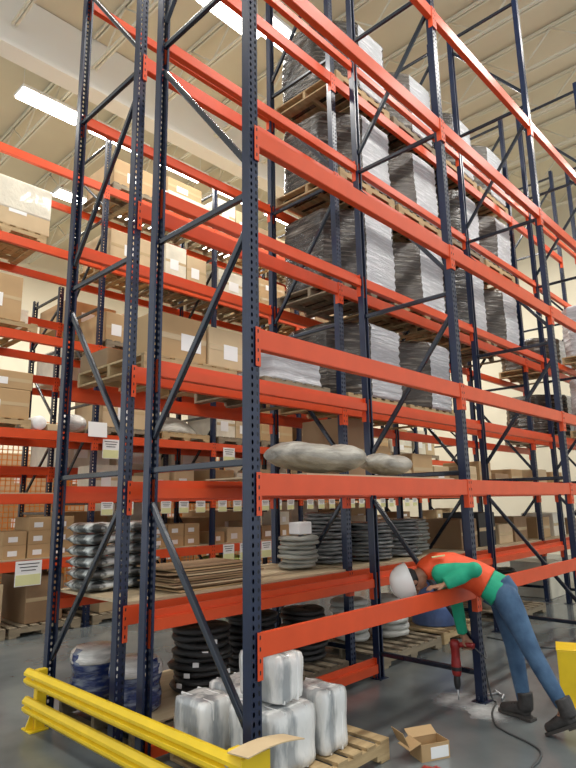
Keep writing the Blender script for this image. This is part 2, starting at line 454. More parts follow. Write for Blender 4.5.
# ------------------------------------------------------------------ pallets and loads
def pallet_mesh_parts(w, d, m, parent):
    """boards across y, stringers along x; origin at the bottom centre"""
    n = 7
    for i in range(n):
        x = -w / 2 + .05 + i * (w - .1) / (n - 1)
        MB().box((x, 0, .127), (.098, d, .02), bev=.003).build('top_board', m, parent)
    for y in (-d / 2 + .022, 0, d / 2 - .022):
        b = MB(); b.box((0, y, .0865), (w, .042, .06)); 
        for x in (-w / 2 + .07, 0, w / 2 - .07): b.box((x, y, .0385), (.14, .042, .035))
        b.build('stringer', m, parent)
    for x in (-w / 2 + .05, 0, w / 2 - .05):
        MB().box((x, 0, .0105), (.098, d, .02), bev=.003).build('bottom_board', m, parent)
PAL = {}
def pallet(kind, x, y, z, label, group, rz=0):
    sizes = {'a': (1.2, 1.12, 'wood'), 'b': (1.0, 1.12, 'wood2'), 'c': (1.2, 1.12, 'wood2'), 'd': (1.0, 1.12, 'wood')}
    w, d, m = sizes[kind]
    if kind not in PAL:
        o = thing('pallet', label, 'pallet', (x, y, z), rz, group); pallet_mesh_parts(w, d, m, o); PAL[kind] = o
    else: o = dup(PAL[kind], (x, y, z), rz, label, group)
    return o
Z_ON = BH / 2 + .001
def wrapped_load(x, y, z, w, d, h, m, label, group, seed, ch=.3):
    rnd = random.Random(seed)
    # rounded octagon outline
    c = .16; c0 = ch + rnd.uniform(-.06, .06)
    base = [(-w / 2 + c0, -d / 2), (w / 2 - .07, -d / 2), (w / 2, -d / 2 + .07), (w / 2, d / 2 - c), (w / 2 - c, d / 2), (-w / 2 + c, d / 2), (-w / 2, d / 2 - c), (-w / 2, -d / 2 + c0 * .8)]
    poly = []
    for i in range(8):
        a, q = Vector(base[i]), Vector(base[(i + 1) % 8])
        for t in (.02, .25, .5, .75, .98): poly.append(a.lerp(q, t))
    b = MB(); rows = 26; rings = []
    ph = [rnd.uniform(0, 6) for _ in range(6)]
    for j in range(rows + 1):
        t = j / rows; zz = t * h
        s = 1 + .012 * math.sin(zz * 2 * PI / .105 * 1.0) + .01 * math.sin(zz * 9 + ph[0])
        if j >= rows - 1: s *= .93 if j == rows else .985
        if j == 0: s *= .98
        rings.append([b.bm.verts.new((p.x * (s + .012 * math.sin(k * .9 + ph[1] + zz * 7)) + .02 * t * math.sin(ph[2]), p.y * (s + .012 * math.sin(k * 1.1 + ph[3] + zz * 5)), zz)) for k, p in enumerate(poly)])
    n = len(poly)
    for a, q in zip(rings, rings[1:]):
        for k in range(n):
            f = b.bm.faces.new((a[k], a[(k + 1) % n], q[(k + 1) % n], q[k])); f.smooth = (k % 5) < 4
            f.material_index = 1 if k < 4 else 0
    b.bm.faces.new(rings[0][::-1])
    tp = b.bm.verts.new((0, 0, h + .03))
    for k in range(n): b.bm.faces.new((rings[-1][k], rings[-1][(k + 1) % n], tp)).smooth = True
    o = b.build('wrapped_load', [m, 'sheetfilm'], None, (x, y, z))
    return tag(o, label, 'wrapped pallet load', group)
YL = (YB + YA) / 2
sd = 0
for k, slot, lev, h in ((1, 0, 2, .93), (1, 1, 2, .95), (1, 0, 3, 1.02), (1, 1, 3, 1.0), (2, 0, 3, 1.04), (2, 1, 3, 1.0), (1, 0, 4, 1.0), (1, 1, 4, 1.02), (2, 0, 4, .98), (2, 1, 4, 1.0),
                        (1, 0, 5, 1.05), (1, 1, 5, 1.0), (2, 0, 5, 1.02), (2, 1, 5, 1.0), (3, 1, 2, .85), (3, 1, 3, .62)):
    x = k * BAY + (.70 if slot == 0 else 2.0); z = LEV[lev] + Z_ON; sd += 1
    pos = '%s pallet of the %s, back row, %s' % (('left', 'right')[slot], BAYN[k], LVN[lev])
    pallet('a' if (sd % 3) else 'c', x, YL, z, 'wooden pallet under a wrapped load, ' + pos, 'pallets under the wrapped loads')
    wrapped_load(x, YL, z + .139, 1.14, 1.14, h, 'load' if sd % 2 else 'load2', 'dark film-wrapped load on the ' + pos, 'dark wrapped loads on the back row', sd, .46)
for lev, h in ((2, 1.0), (3, 1.0)):
    z = LEV[lev] + Z_ON; sd += 1
    pallet('a', 9.75, .535, z, 'wooden pallet at the picture edge, front row, fourth bay, %s' % LVN[lev], 'pallets under the wrapped loads')
    wrapped_load(9.75, .535, z + .139, 1.14, 1.1, h, 'sheetfilm', 'pale film-wrapped load at the picture edge, front row, fourth bay, %s' % LVN[lev], 'pale wrapped loads on the front row', sd, .15)

def bag(x, y, z, w, d, h, m, label, group, seed, rz=0, name='bag'):
    rnd = random.Random(seed); b = MB(); nx, ny = 10, 7; top = []; bot = []
    for i in range(nx + 1):
        rt, rb = [], []
        for j in range(ny + 1):
            u, v = i / nx * 2 - 1, j / ny * 2 - 1
            e = (1 - abs(u) ** 7) * (1 - abs(v) ** 7)
            hh = h * (.25 + .75 * e) * (1 + .10 * math.sin(u * 5 + seed) * math.cos(v * 4 + seed))
            X_, Y_ = u * w / 2 * (1 - .06 * abs(v) ** 3), v * d / 2 * (1 - .06 * abs(u) ** 3)
            rt.append(b.bm.verts.new((X_, Y_, h * .5 + hh * .5))); rb.append(b.bm.verts.new((X_, Y_, h * .5 - hh * .5)))
        top.append(rt); bot.append(rb)
    for i in range(nx):
        for j in range(ny):
            b.bm.faces.new((top[i][j], top[i + 1][j], top[i + 1][j + 1], top[i][j + 1])).smooth = True
            b.bm.faces.new((bot[i][j], bot[i][j + 1], bot[i + 1][j + 1], bot[i + 1][j])).smooth = True
    for i in range(nx):
        for j in (0, ny): b.bm.faces.new((top[i][j], top[i + 1][j], bot[i + 1][j], bot[i][j])).smooth = True
    for j in range(ny):
        for i in (0, nx): b.bm.faces.new((top[i][j], top[i][j + 1], bot[i][j + 1], bot[i][j])).smooth = True
    return tag(b.build(name, m, None, (x, y, z), (0, 0, rz)), label, 'bag', group)
# cartons -------------------------------------------------------------
def carton(x, y, z, w, d, h, m, label, group, lab=True, tape=True, rz=0, cat='box', name='carton', bev=.012):
    o = MB().box((0, 0, h / 2), (w, d, h), bev=bev).build(name, m, None, (x, y, z), (0, 0, rz))
    tag(o, label, cat, group)
    if tape: MB().box((0, -d / 2 - .0012, h * .5), (w * .98, .0014, .05)).build('packing_tape', 'tape', o)
    if lab:
        lw, lh = min(.26, w * .4), min(.2, h * .38)
        MB().box((w * lab if isinstance(lab, float) else -.08 * w, -d / 2 - .0022, h * .42), (lw, .0014, lh)).build('shipping_label', 'paper', o)
    return o
def lv(j, levs=LEV): return levs[j] + BH / 2 + .001
YF = Y2 + .53
R2G = 'loads on the rack across the rear aisle'
A2 = 'rack across the aisle'
P = lambda kind, x, lev, lab: pallet(kind, x, YF, lv(lev), lab, 'pallets on the far rack')
# leftmost bay
P('a', .50, 4, 'pallet under the big film-wrapped carton at the left edge')
c = carton(.53, YF, lv(4) + .139, 1.22, 1.1, .74, 'carton2', 'big film-wrapped tan carton high at the left edge, white label', R2G, lab=.1)
MB().box((0, 0, .50), (1.235, 1.115, .5), bev=.03).build('film_cap', 'cream', c)
P('a', .46, 3, 'pallet under the plain tan carton at the left edge, fourth level')
carton(.33, YF, lv(3) + .139, 1.0, 1.0, .68, 'carton', 'plain tan carton with white label at the left edge, fourth level', R2G, lab=.1)
carton(.975, YF + .15, lv(3) + .139, .25, .5, .34, 'cream', 'small white wrapped box behind the plain tan carton, left edge', R2G, False, False)
P('a', .46, 2, 'pallet under two stacked tan cartons at the left edge, third level')
carton(.45, YF, lv(2) + .139, 1.2, 1.0, .42, 'carton', 'lower tan carton of two stacked at the left edge, third level', R2G, lab=.05)
carton(.47, YF, lv(2) + .561, 1.2, 1.0, .26, 'carton', 'upper tan carton of two stacked at the left edge, third level', R2G, lab=.1)
b = MB(); b.lathe([(.02, -.55), (.10, -.55), (.105, -.54), (.105, .54), (.10, .55), (.02, .55)], 20, R=Euler((PI / 2, 0, 0)).to_matrix())
tag(b.build('film_roll', 'white', None, (1.19, YF, lv(2) + .1055)), 'white roll lying beside the two stacked tan cartons', 'roll', R2G)
o = MB().box((0, 0, .05), (.22, 1.1, .1), bev=.01).build('flat_carton', 'carton2', None, (1.415, YF - .02, lv(2)), (0, 0, 0)); tag(o, 'low flat tan carton right of the white roll, left bay of the far rack', 'box', R2G)
def bundle(name, x0, x1, y, z, r, m, label, cat, group, seed, rise=0):
    rnd = random.Random(seed); n = 14; pts = []; rs = []
    for i in range(n + 1):
        t = i / n; pts.append((x0 + (x1 - x0) * t, y + .03 * math.sin(t * 5 + seed), z + r * .86 + .016 + rise * t + .010 * math.sin(t * 9)))
        e = min(1, .35 + 3.2 * min(t, 1 - t)); k = rnd.uniform(.9, 1.08) * e
        rs.append((r * k * 1.35, r * k * .74))
    return tag(MB().tube(pts, rs, 18).build(name, m), label, cat, group)
bundle('wrapped_bundle', 1.54, 1.87, YF - .40, lv(2), .17, 'film', 'round film-wrapped bundle between the two end posts, far rack', 'bundle', R2G, 3)
o = MB().box((0, 0, .115), (.31, .012, .23)).build('paper_sign', 'paper', None, (2.06, Y2 - .10, lv(2) - .05), (-.08, 0, 0)); tag(o, 'white paper sheet hung on the far rack post beside the wrapped bundle', 'sign')

# bay by bay on the far rack: big goods at the upper levels
kinds = [('carton2', .55), ('carton', .62), ('cream', .66), ('carton', .5), ('carton3', .4), ('cream', .5)]
rnd = random.Random(21)
BN2 = ['leftmost', 'second', 'third', 'fourth', 'fifth', 'sixth']
for k in range(0, 5):
    xl = X20 + k * B2
    for lev in (2, 3, 4, 5):
        for s in (0, 1):
            if k > 1 and rnd.random() < .18: continue
            x = xl + (.62 if s == 0 else 1.74); z = lv(lev)
            w = 1.0
            if not in_view([(x + a, YF - .5, z + b_) for a in (-.4, .4) for b_ in (.1, .6)], 0): continue
            pos = 'far rack, %s bay %s, %s' % (BN2[k + 1], ('left', 'right')[s], LVN[lev])
            pallet('b' if rnd.random() < .5 else 'd', x, YF, z, 'pallet on the ' + pos, 'pallets on the far rack')
            z += .139
            if lev == 2 and k == 0 and s == 1:
                b = MB(); n = 20
                b.lathe([(.56, 0), (.55, .05), (.42, .17), (.28, .27), (.12, .33), (.02, .34)], 22, sx=1, sy=.85, wob=lambda a, j: 1 + .06 * math.sin(3 * a + j) + .03 * math.sin(7 * a))
                tag(b.build('covered_heap', 'tarp', None, (x, YF, z)), 'low heap under a pale grey cover, second bay of the far rack', 'bundle', R2G); continue
            q = rnd.random()
            m1, h1 = kinds[(k * 5 + lev * 3 + s * 2) % len(kinds)]
            look = {'carton2': 'pale tan', 'carton': 'brown', 'cream': 'whitish wrapped', 'carton3': 'dark brown'}[m1]
            if q < .35:
                carton(x - .24, YF, z, .46, .9, h1, m1, look + ' carton, left of pallet, ' + pos, R2G)
                m2 = 'carton2' if m1 != 'carton2' else 'cream'; h2 = h1 * .85
                l2 = {'carton2': 'pale tan', 'cream': 'whitish wrapped'}[m2]
                carton(x + .24, YF, z, .46, .9, h2, m2, l2 + ' carton, right of pallet, ' + pos, R2G)
            elif q < .7:
                carton(x, YF, z, .94, .95, h1, m1, look + ' carton alone on pallet, ' + pos, R2G)
            else:
                carton(x, YF, z, .92, .95, .34, m1, look + ' lower carton of two, ' + pos, R2G)
                carton(x - .05, YF, z + .341, .8, .85, .3, 'carton', 'brown upper carton of two, ' + pos, R2G)
# second level: lower goods
for k in range(-1, 5):
    xl = X20 + k * B2
    if in_view([(xl + a, Y2, lv(1)) for a in (.2, 1.1, 2.1)], 0):
        o = MB().box((0, 0, .009), (B2 - .1, DEP - .06, .018)).build('shelf_board', 'ply', None, (xl + B2 / 2, Y2 + DEP / 2, lv(1))); tag(o, 'plywood shelf board on the second level of the far rack, %s bay' % BN2[k + 1], 'shelf board', 'shelf boards of the far rack')
    xx = xl + .12; i = 0
    if k == -1: xx = xl + 1.95
    while xx < xl + B2 - .45:
        wd = rnd.choice((.34, .42, .5)); h = rnd.uniform(.26, .48); m1 = rnd.choice(('carton', 'carton2', 'carton2', 'cream', 'carton3'))
        look = {'carton2': 'pale tan', 'carton': 'brown', 'cream': 'whitish wrapped', 'carton3': 'dark brown'}[m1]
        if in_view([(xx + wd / 2, Y2 + .3, lv(1) + .2)], 0):
            carton(xx + wd / 2, Y2 + .42, lv(1) + .019, wd, .6, h, m1, '%s carton, far rack second level, %s bay, %s from left' % (look, BN2[k + 1], ORD[min(i, 7)]), 'cartons on the second level of the far rack')
        xx += wd + rnd.uniform(.04, .2); i += 1
# first level: shelf of small cartons with stacked ones at the left end
DK = 'plywood shelf board on the lowest level of the far rack, %s bay'
for k in range(-1, 5):
    xl = X20 + k * B2
    if in_view([(xl + a, Y2, lv(0)) for a in (.2, 1.1, 2.1)], 0):
        o = MB().box((0, 0, .009), (B2 - .1, DEP - .06, .018)).build('shelf_board', 'ply', None, (xl + B2 / 2, Y2 + DEP / 2, lv(0))); tag(o, DK % BN2[k + 1], 'shelf board', 'shelf boards of the far rack')
    i = 0; xx = xl + .09
    while xx < xl + B2 - .36:
        wd = .33 if k < 1 else rnd.choice((.27, .33, .4))
        n = 2 if k < 1 else rnd.choice((1, 1, 2))
        if k == -1 and 1.0 < xx < 1.8: n = 3
        for q in range(n):
            h = .185 if k < 1 else rnd.choice((.16, .2, .26))
            m1 = 'carton' if k < 1 else rnd.choice(('carton', 'carton2', 'cream', 'carton3'))
            look = {'carton2': 'pale tan', 'carton': 'brown', 'cream': 'whitish', 'carton3': 'dark brown'}[m1]
            if in_view([(xx + wd / 2, Y2 + .3, lv(0) + .2)], 0):
                hh = h
                carton(xx + wd / 2, Y2 + .33, lv(0) + .019 + q * (.187 if k < 1 else .262), wd - .012, .5, hh, m1, '%s small carton, far rack lowest level, %s bay, column %s, %s' % (look, BN2[k + 1], ORD[min(i, 7)], ('bottom', 'middle', 'upper')[q]), 'small cartons on the lowest level of the far rack', tape=False, bev=.006) if (q == 0 or k < 1) else carton(xx + wd / 2, Y2 + .33, lv(0) + .019 + prev, wd - .012, .5, hh, m1, '%s small carton, far rack lowest level, %s bay, column %s, %s' % (look, BN2[k + 1], ORD[min(i, 7)], 'upper'), 'small cartons on the lowest level of the far rack', tape=False, bev=.006)
            prev = h + .001
        xx += wd + (.012 if k < 1 else rnd.uniform(.02, .12)); i += 1
# location cards hung on the far rack beams
def card(x, z, label, group, w=.20, h=.20):
    o = MB().box((0, 0, -h / 2), (w, .004, h)).build('location_sign', 'paper', None, (x, Y2 - .0475, z))
    tag(o, label, 'sign', group)
    MB().box((0, -.003, -h * .76), (w * .94, .002, h * .42)).build('yellow_strip', 'ylabel', o)
    b = MB()
    for q in range(3): b.box((0, -.003, -h * (.12 + .13 * q)), (w * (.8 - .12 * q), .0016, h * .035))
    b.build('printed_lines', 'blackp', o)
cx = [2.3, 2.66, 3.02, 3.38, 3.74, 4.1] + [4.6 + .36 * i for i in range(6)] + [7.0 + .36 * i for i in range(6)] + [9.3 + .36 * i for i in range(6)]
for i, x in enumerate(cx):
    if in_view([(x, Y2, 1.7)], 0):
        card(x, LEV[1] - BH / 2 + .01, 'white and yellow card under the far rack second level, %s bay, %s from left' % (BN2[1 + i // 6], ORD[i % 6]), 'location cards on the far rack')
card(1.16, LEV[0] + BH / 2, 'large white and yellow location card on the lowest beam, left of the leftmost post', 'location cards on the far rack', .36, .33)
card(2.32, LEV[2] - .0, 'white and yellow location card beside the hung paper sheet, third level', 'location cards on the far rack', .28, .30)
card(4.75, LEV[2] - .0, 'white and yellow location card on the third level behind the near bay', 'location cards on the far rack', .28, .30)
card(.2, LEV[1] + .0, 'white and yellow location card at the left edge, second level', 'location cards on the far rack', .28, .30)
for i, x in enumerate((4.75, 5.15, 5.7, 7.2, 7.7, 9.6)):
    card(x, LEV[0] + BH / 2, 'white and yellow card on the lowest far rack beam, %s from left' % ORD[i], 'location cards on the far rack', .26, .30)
# floor under the far rack
for i, (x, w, h, m1, lab) in enumerate(((.42, 1.1, .56, 'carton2', 'tan floor carton with green sticker under the far rack, left edge'), (1.47, .62, .62, 'carton3', 'dark brown floor carton under the far rack beside the leftmost post'),
                         (2.66, .8, .46, 'carton2', 'tan floor carton under the far rack behind the leftmost post'), (3.83, .8, .5, 'carton', 'brown floor carton under the far rack, second bay'))):
    pallet('b', x, YF, .001, 'pallet on the floor under the ' + lab.split(' under')[0], 'pallets under the far rack')
    c = carton(x, YF, .14, w * .86, .9, h, m1, lab, 'cartons on the floor under the far rack', lab=False)
    if i == 0: MB().box((.22, -.4525, h * .35), (.2, .002, .1)).build('sticker', 'green_tag', c)
pallet('b', 5.05, YF, .001, 'pallet under the lime bags on the floor beneath the far rack', 'pallets under the far rack')
M['lime'] = mat('lime_sack', (.50, .60, .13), .4, noise=.2, nscale=6, bump=.5, bscale=10)
for i in range(4):
    bag(5.05 + (-.02, .03, -.01, .02)[i], YF - .1, .145 + i * .155, .86, .8, .14, 'lime', 'lime green sack on the pallet beneath the far rack, %s of four' % ('lowest', 'second from below', 'third from below', 'topmost')[i], 'lime sacks beneath the far rack', 60 + i)
# rack behind: pale goods seen through the gaps
for k in range(0, 4):
    for j, lev in enumerate(LEV3):
        for s in (0, 1):
            x = X20 + k * B2 + (.6, 1.72)[s]; z = lev + BH / 2 + .001
            if not in_view([(x, Y3 + .1, z + .3)], 0) or rnd.random() < .15: continue
            m1 = rnd.choice(('carton2', 'cream', 'carton', 'cream')); look = {'carton2': 'pale tan', 'carton': 'brown', 'cream': 'whitish wrapped'}[m1]
            carton(x, Y3 + .53, z, .98, 1.13, rnd.uniform(.45, .8), m1, '%s big carton on the rearmost rack, %s bay, %s level, %s half' % (look, ORD[k], ORD[j], ('left', 'right')[s]), 'cartons on the rearmost rack', tape=False)

# orange mesh fence beyond ------------------------------------------------
fence = thing('mesh_fence', 'orange wire mesh fence with posts standing beyond the far racks', 'fence', (0, 9.3, 0))
for i in range(11):
    MB().box((-1 + i * 1.45, 0, 1.75), (.10, .10, 3.5)).build('fence_post', 'cage', fence)
bm0 = MB()
for i in range(15): bm0.box((-.7 + i * .1, 0, 1.75), (.016, .008, 3.3))
for i in range(34): bm0.box((0, 0, .12 + i * .1), (1.38, .008, .016))
pm = bm0.mesh('mesh_panel', 'cage')
for i in range(10): link('mesh_panel', pm, fence, (-1 + (i + .5) * 1.45, 0, 0))
# stacked goods behind the fence
for i in range(11):
    x = .4 + i * 1.34
    for q in range(3):
        m1 = ('carton', 'carton2', 'carton3')[(i + q) % 3]; look = {'carton2': 'pale tan', 'carton': 'brown', 'carton3': 'dark brown'}[m1]
        if in_view([(x, 10.6, .4 + q * 1.0)], 0):
            carton(x, 11.2, .001 + q * .961, 1.3, 1.0, .96, m1, '%s big carton behind the orange fence, %s stack from left, %s' % (look, (ORD + ['ninth', 'tenth', 'eleventh'])[i], ('bottom', 'middle', 'top')[q]), 'big cartons behind the orange fence', tape=False)

# ------------------------------------------------------------------ near rack contents
def coil_stack(x, y, z, r, n, hh, m, label, cat, group, hole=.10, seed=0, name='hose_coil_stack'):
    n, hh = int(n * 1.5), hh * n / int(n * 1.5)
    """n coils piled on each other, every one a fat ring; the pile is one wrapped bundle"""
    rnd = random.Random(seed); b = MB()
    for i in range(n):
        ox, oy = rnd.uniform(-.025, .025), rnd.uniform(-.025, .025); R = r * rnd.uniform(.88, 1.03); zc = (i + .5) * hh + .36 * hh
        seg = 28; rg = []
        tr = R * (1 - hole) / 2; Rm = R - tr
        ph = rnd.uniform(0, 6)
        for k in range(seg):
            a = k * 2 * PI / seg; ring = []
            wv = 1 + .035 * math.sin(3 * a + ph) + .015 * math.sin(11 * a + 2 * ph)
            for q in range(12):
                t = q * 2 * PI / 12
                ct, st = math.cos(t), math.sin(t)
                ct = math.copysign(abs(ct) ** .7, ct); st = math.copysign(abs(st) ** .7, st)
                rr = Rm * wv + tr * ct
                ring.append(b.bm.verts.new((ox + rr * math.cos(a), oy + rr * math.sin(a), zc + hh * .5 * st * (1.1 + .15 * math.sin(5 * a + ph)) + .1 * hh * math.sin(2 * a + ph * 3))))
            rg.append(ring)
        for k in range(seg):
            A, B_ = rg[k], rg[(k + 1) % seg]
            for q in range(12):
                b.bm.faces.new((A[q], A[(q + 1) % 12], B_[(q + 1) % 12], B_[q])).smooth = True
    o = b.build(name, m, None, (x, y, z))
    return tag(o, label, cat, group)
NG = 'goods stored in the near rack'
# lowest-level decks on the back row
zd = lv(0)
for k in range(0, 4):
    o = MB().box((0, 0, .011), (BAY - .1, DEP + .03, .022), bev=.002).build('shelf_board', 'ply', None, ((k + .5) * BAY, YL, zd))
    tag(o, 'plywood shelf board on the lowest level of the back row, ' + BAYN[k], 'shelf board', 'shelf boards of the near rack')
zt = zd + .023
# grey bag pile: individual flattened bags
BGN = ['lowest', 'second from below', 'third from below', 'fourth from below', 'fifth from below', 'topmost']
for c_, (bx, by) in enumerate(((.20, 2.2), (.55, 2.18))):
    for i in range(6):
        bag(bx + random.uniform(-.012, .012), by, zt + .004 + i * .094, .315, .46, .085, 'bag_bw', 'grey and white plastic bag, %s of the %s pile beside the leftmost frame' % (BGN[i], ('left', 'right')[c_]), 'piled grey bags on the lowest shelf', 30 + c_ * 7 + i, random.uniform(-.06, .06))
# flattened cartons
rnd = random.Random(5); z = zt
for i in range(10):
    w_, d_ = rnd.uniform(.75, 1.0), rnd.uniform(.38, .5); th = .012
    m1 = ('carton', 'carton3', 'carton2', 'carton3')[i % 4]
    b = MB(); nx = 8; vs = []
    bend = rnd.uniform(0, .007)
    for i2 in range(nx + 1):
        u = i2 / nx * 2 - 1
        for v in (-1, 1):
            for zz in (0, th): vs.append((u * w_ / 2, v * d_ / 2, zz + (abs(bend) * u * u)))
    fs = []
    for i2 in range(nx):
        o_ = i2 * 4; p_ = o_ + 4
        fs += [(o_, p_, p_ + 1, o_ + 1), (o_ + 2, o_ + 3, p_ + 3, p_ + 2), (o_ + 1, p_ + 1, p_ + 3, o_ + 3), (o_, o_ + 2, p_ + 2, p_)]
    fs += [(0, 1, 3, 2), (nx * 4, nx * 4 + 2, nx * 4 + 3, nx * 4 + 1)]
    b._new(vs, fs)
    o = b.build('flattened_carton', m1, None, (.92 + rnd.uniform(-.07, .07), 1.67 + rnd.uniform(-.03, .03), z), (0, 0, rnd.uniform(-.06, .06)))
    tag(o, 'flattened brown carton in the pile on the lowest shelf, %s sheet from the bottom' % (ORD + ['ninth', 'topmost'])[i], 'cardboard', 'flattened cartons on the lowest shelf')
    z += th + .008
coil_stack(2.40, 1.86, zt, .22, 5, .065, 'coil_grey', 'grey-green hose coils stacked on the lowest shelf, near bay', 'hose coils', NG, seed=3)
carton(2.43, 1.84, zt + .36, .2, .16, .13, 'paper', 'small printed white box on top of the grey-green coils', NG, False, False)
coil_stack(3.02, 1.98, zt, .25, 9, .062, 'coil_dark', 'tall dark hose coils on the lowest shelf just behind the second frame', 'hose coils', NG, seed=4)
coil_stack(3.61, 1.80, zt, .32, 7, .062, 'coil_dark', 'dark hose coils on the lowest shelf, left in the second bay', 'hose coils', NG, seed=6)
coil_stack(4.28, 1.85, zt, .34, 7, .064, 'coil_dark', 'wide dark hose coils behind the worker, lowest shelf, second bay', 'hose coils', NG, seed=7)
coil_stack(4.95, 2.05, zt, .28, 6, .07, 'coil_grey', 'grey hose coils right of the wide dark coils, lowest shelf', 'hose coils', NG, seed=9)
for i, (x, w_, h_, m1, lk) in enumerate(((5.75, .5, .42, 'carton3', 'dark brown'), (6.35, .55, .5, 'blackp', 'black'), (7.0, .5, .3, 'carton2', 'pale tan'), (7.6, .5, .4, 'carton3', 'dark brown'), (8.6, .6, .36, 'carton', 'brown'), (9.4, .6, .42, 'cream', 'whitish'), (10.1, .5, .3, 'carton3', 'dark brown'))):
    carton(x, 1.85, zt, w_, .6, h_, m1, '%s box on the lowest shelf past the worker, %s in the row' % (lk, ORD[i]), 'boxes on the lowest shelf past the worker', lab=False)
# second level of the back row: cartons in the second and third bay
for i, (x, w_, h_, m1, lk) in enumerate(((3.05, .42, .52, 'carton3', 'tall dark brown'), (3.55, .5, .32, 'carton', 'brown'), (4.05, .42, .22, 'carton3', 'low dark brown'), (4.55, .5, .28, 'carton', 'brown'), (5.05, .4, .18, 'carton2', 'low pale tan'),
                        (5.85, .5, .2, 'carton2', 'flat pale tan'), (6.4, .4, .26, 'carton', 'small brown'), (7.0, .5, .14, 'carton3', 'flat dark brown'), (7.6, .45, .2, 'carton', 'low brown'), (8.7, .5, .22, 'carton2', 'pale tan'), (9.5, .5, .2, 'carton', 'brown'))):
    carton(x, YB + .42, lv(1) + .02, w_, .62, h_ * 1.45, m1, '%s carton on the second level of the back row, %s from left' % (lk, (ORD + ['ninth', 'tenth', 'eleventh'])[i]), 'cartons on the second level of the back row', lab=(i in (1, 4, 6)))
for k in (1, 2, 3):
    o = MB().box((0, 0, .009), (BAY - .1, DEP + .03, .018)).build('shelf_board', 'ply', None, ((k + .5) * BAY, YL, lv(1))); tag(o, 'plywood shelf board on the second level of the back row, ' + BAYN[k], 'shelf board', 'shelf boards of the near rack')
# near bay, back row, third level: pallet with dark cartons
pallet('d', .62, YL, lv(2), 'yellowish pallet jutting out between the end frames, third level of the back row', NG)
carton(.34, YL + .30, lv(2) + .139, .42, .5, .16, 'carton3', 'low dark brown carton at the back of the yellowish pallet', NG, False, False)
carton(.53, YB + .28, lv(2) + .139, .54, .5, .40, 'carton', 'brown carton with white label on the yellowish pallet, left of the bigger carton', NG, lab=.18)
carton(1.02, YB + .34, lv(2) + .139, .42, .66, .37, 'carton2', 'tan carton with a white corner wrap on the yellowish pallet', NG, lab=.12)
pallet('b', 1.98, YL, lv(2), 'grey pallet under the white wrapped load, third level of the near bay', NG)
wrapped_load(1.98, YL, lv(2) + .139, .94, 1.0, .36, 'sheetfilm', 'white film-wrapped load on the grey pallet, third level of the near bay', NG, 77, .12)
# tarp bundles lying on the front row second level beams, across a board
o = MB().box((0, 0, .006), (2.0, DEP, .012)).build('shelf_board', 'ply', None, (1.5, DEP / 2, lv(1))); tag(o, 'plywood board under the grey wrapped bundles, front row second level', 'shelf board', 'shelf boards of the near rack')
bundle('wrapped_bundle', .60, 1.62, .42, lv(1) + .02, .15, 'tarp', 'long grey film-wrapped bundle lying behind the front end post', 'bundle', NG, 1)
bundle('wrapped_bundle', 1.70, 2.30, .40, lv(1) + .02, .12, 'tarp', 'shorter grey film-wrapped bundle right of the long one', 'bundle', NG, 2)
# floor, near bay, back row
pallet('c', .69, YL - .05, .001, 'grey pallet on the floor of the near bay carrying hose bundles', NG)
o = MB().box((0, 0, .006), (1.2, 1.1, .012)).build('shelf_board', 'ply', None, (.69, YL - .05, .14)); tag(o, 'plywood sheet on the grey floor pallet of the near bay', 'shelf board', 'shelf boards of the near rack')
tagged = coil_stack(1.0, 1.72, .153, .27, 6, .085, 'coil_black', 'black hose coils with white tags on the near floor pallet', 'hose coils', NG, seed=11)
pallet('c', 1.98, YL - .05, .001, 'grey pallet on the floor behind the white bales', NG)
coil_stack(1.72, 1.85, .14, .27, 6, .085, 'coil_black', 'second pile of black hose coils, behind the tagged one', 'hose coils', NG, seed=12)
coil_stack(2.35, 1.75, .14, .25, 6, .08, 'coil_black', 'black hose coils near the second frame, under the lowest shelf', 'hose coils', NG, seed=13)
for i in range(7):
    a = 3.3 + i * .28
    MB().box((0, 0, 0), (.05, .012, .035)).build('hose_tag', 'paper', tagged, (.272 * math.cos(a), .272 * math.sin(a), .09 + (i % 5) * .085), (0, 0, a + PI / 2))
def wrapped_drum(x, y, z, r, h, label, seed):
    q = [(.02, 0), (r * .9, 0), (r, .03), (r * 1.02, h * .3), (r * .93, h * .48), (r * .94, h * .52), (r * 1.03, h * .72), (r * .98, h * .9), (r * .8, h * .985), (.02, h * .99)]
    o = MB().lathe(q, 30, wob=lambda a, j: 1 + .03 * math.sin(3 * a + seed + j * .4) + .015 * math.sin(8 * a + j)).build('wrapped_bundle', 'blue_wrap', None, (x, y, z))
    tag(o, label, 'bundle', NG)
    MB().lathe([(.02, h * .995), (r * .8, h * .99), (r * 1.0, h * .91), (r * 1.045, h * .78), (r * 1.05, h * .72), (r * 1.03, h * .715)], 30, wob=lambda a, j: 1 + .03 * math.sin(3 * a + seed + j * .4) + .015 * math.sin(9 * a + j)).build('film_cap', 'film', o)
wrapped_drum(.30, 2.28, .153, .20, .40, 'blue bundle in clear film on the floor pallet, farther of two beside the end frame', 1)
wrapped_drum(.34, 1.72, .153, .20, .38, 'blue bundle in clear film on the floor pallet, nearer of two beside the end frame', 2)
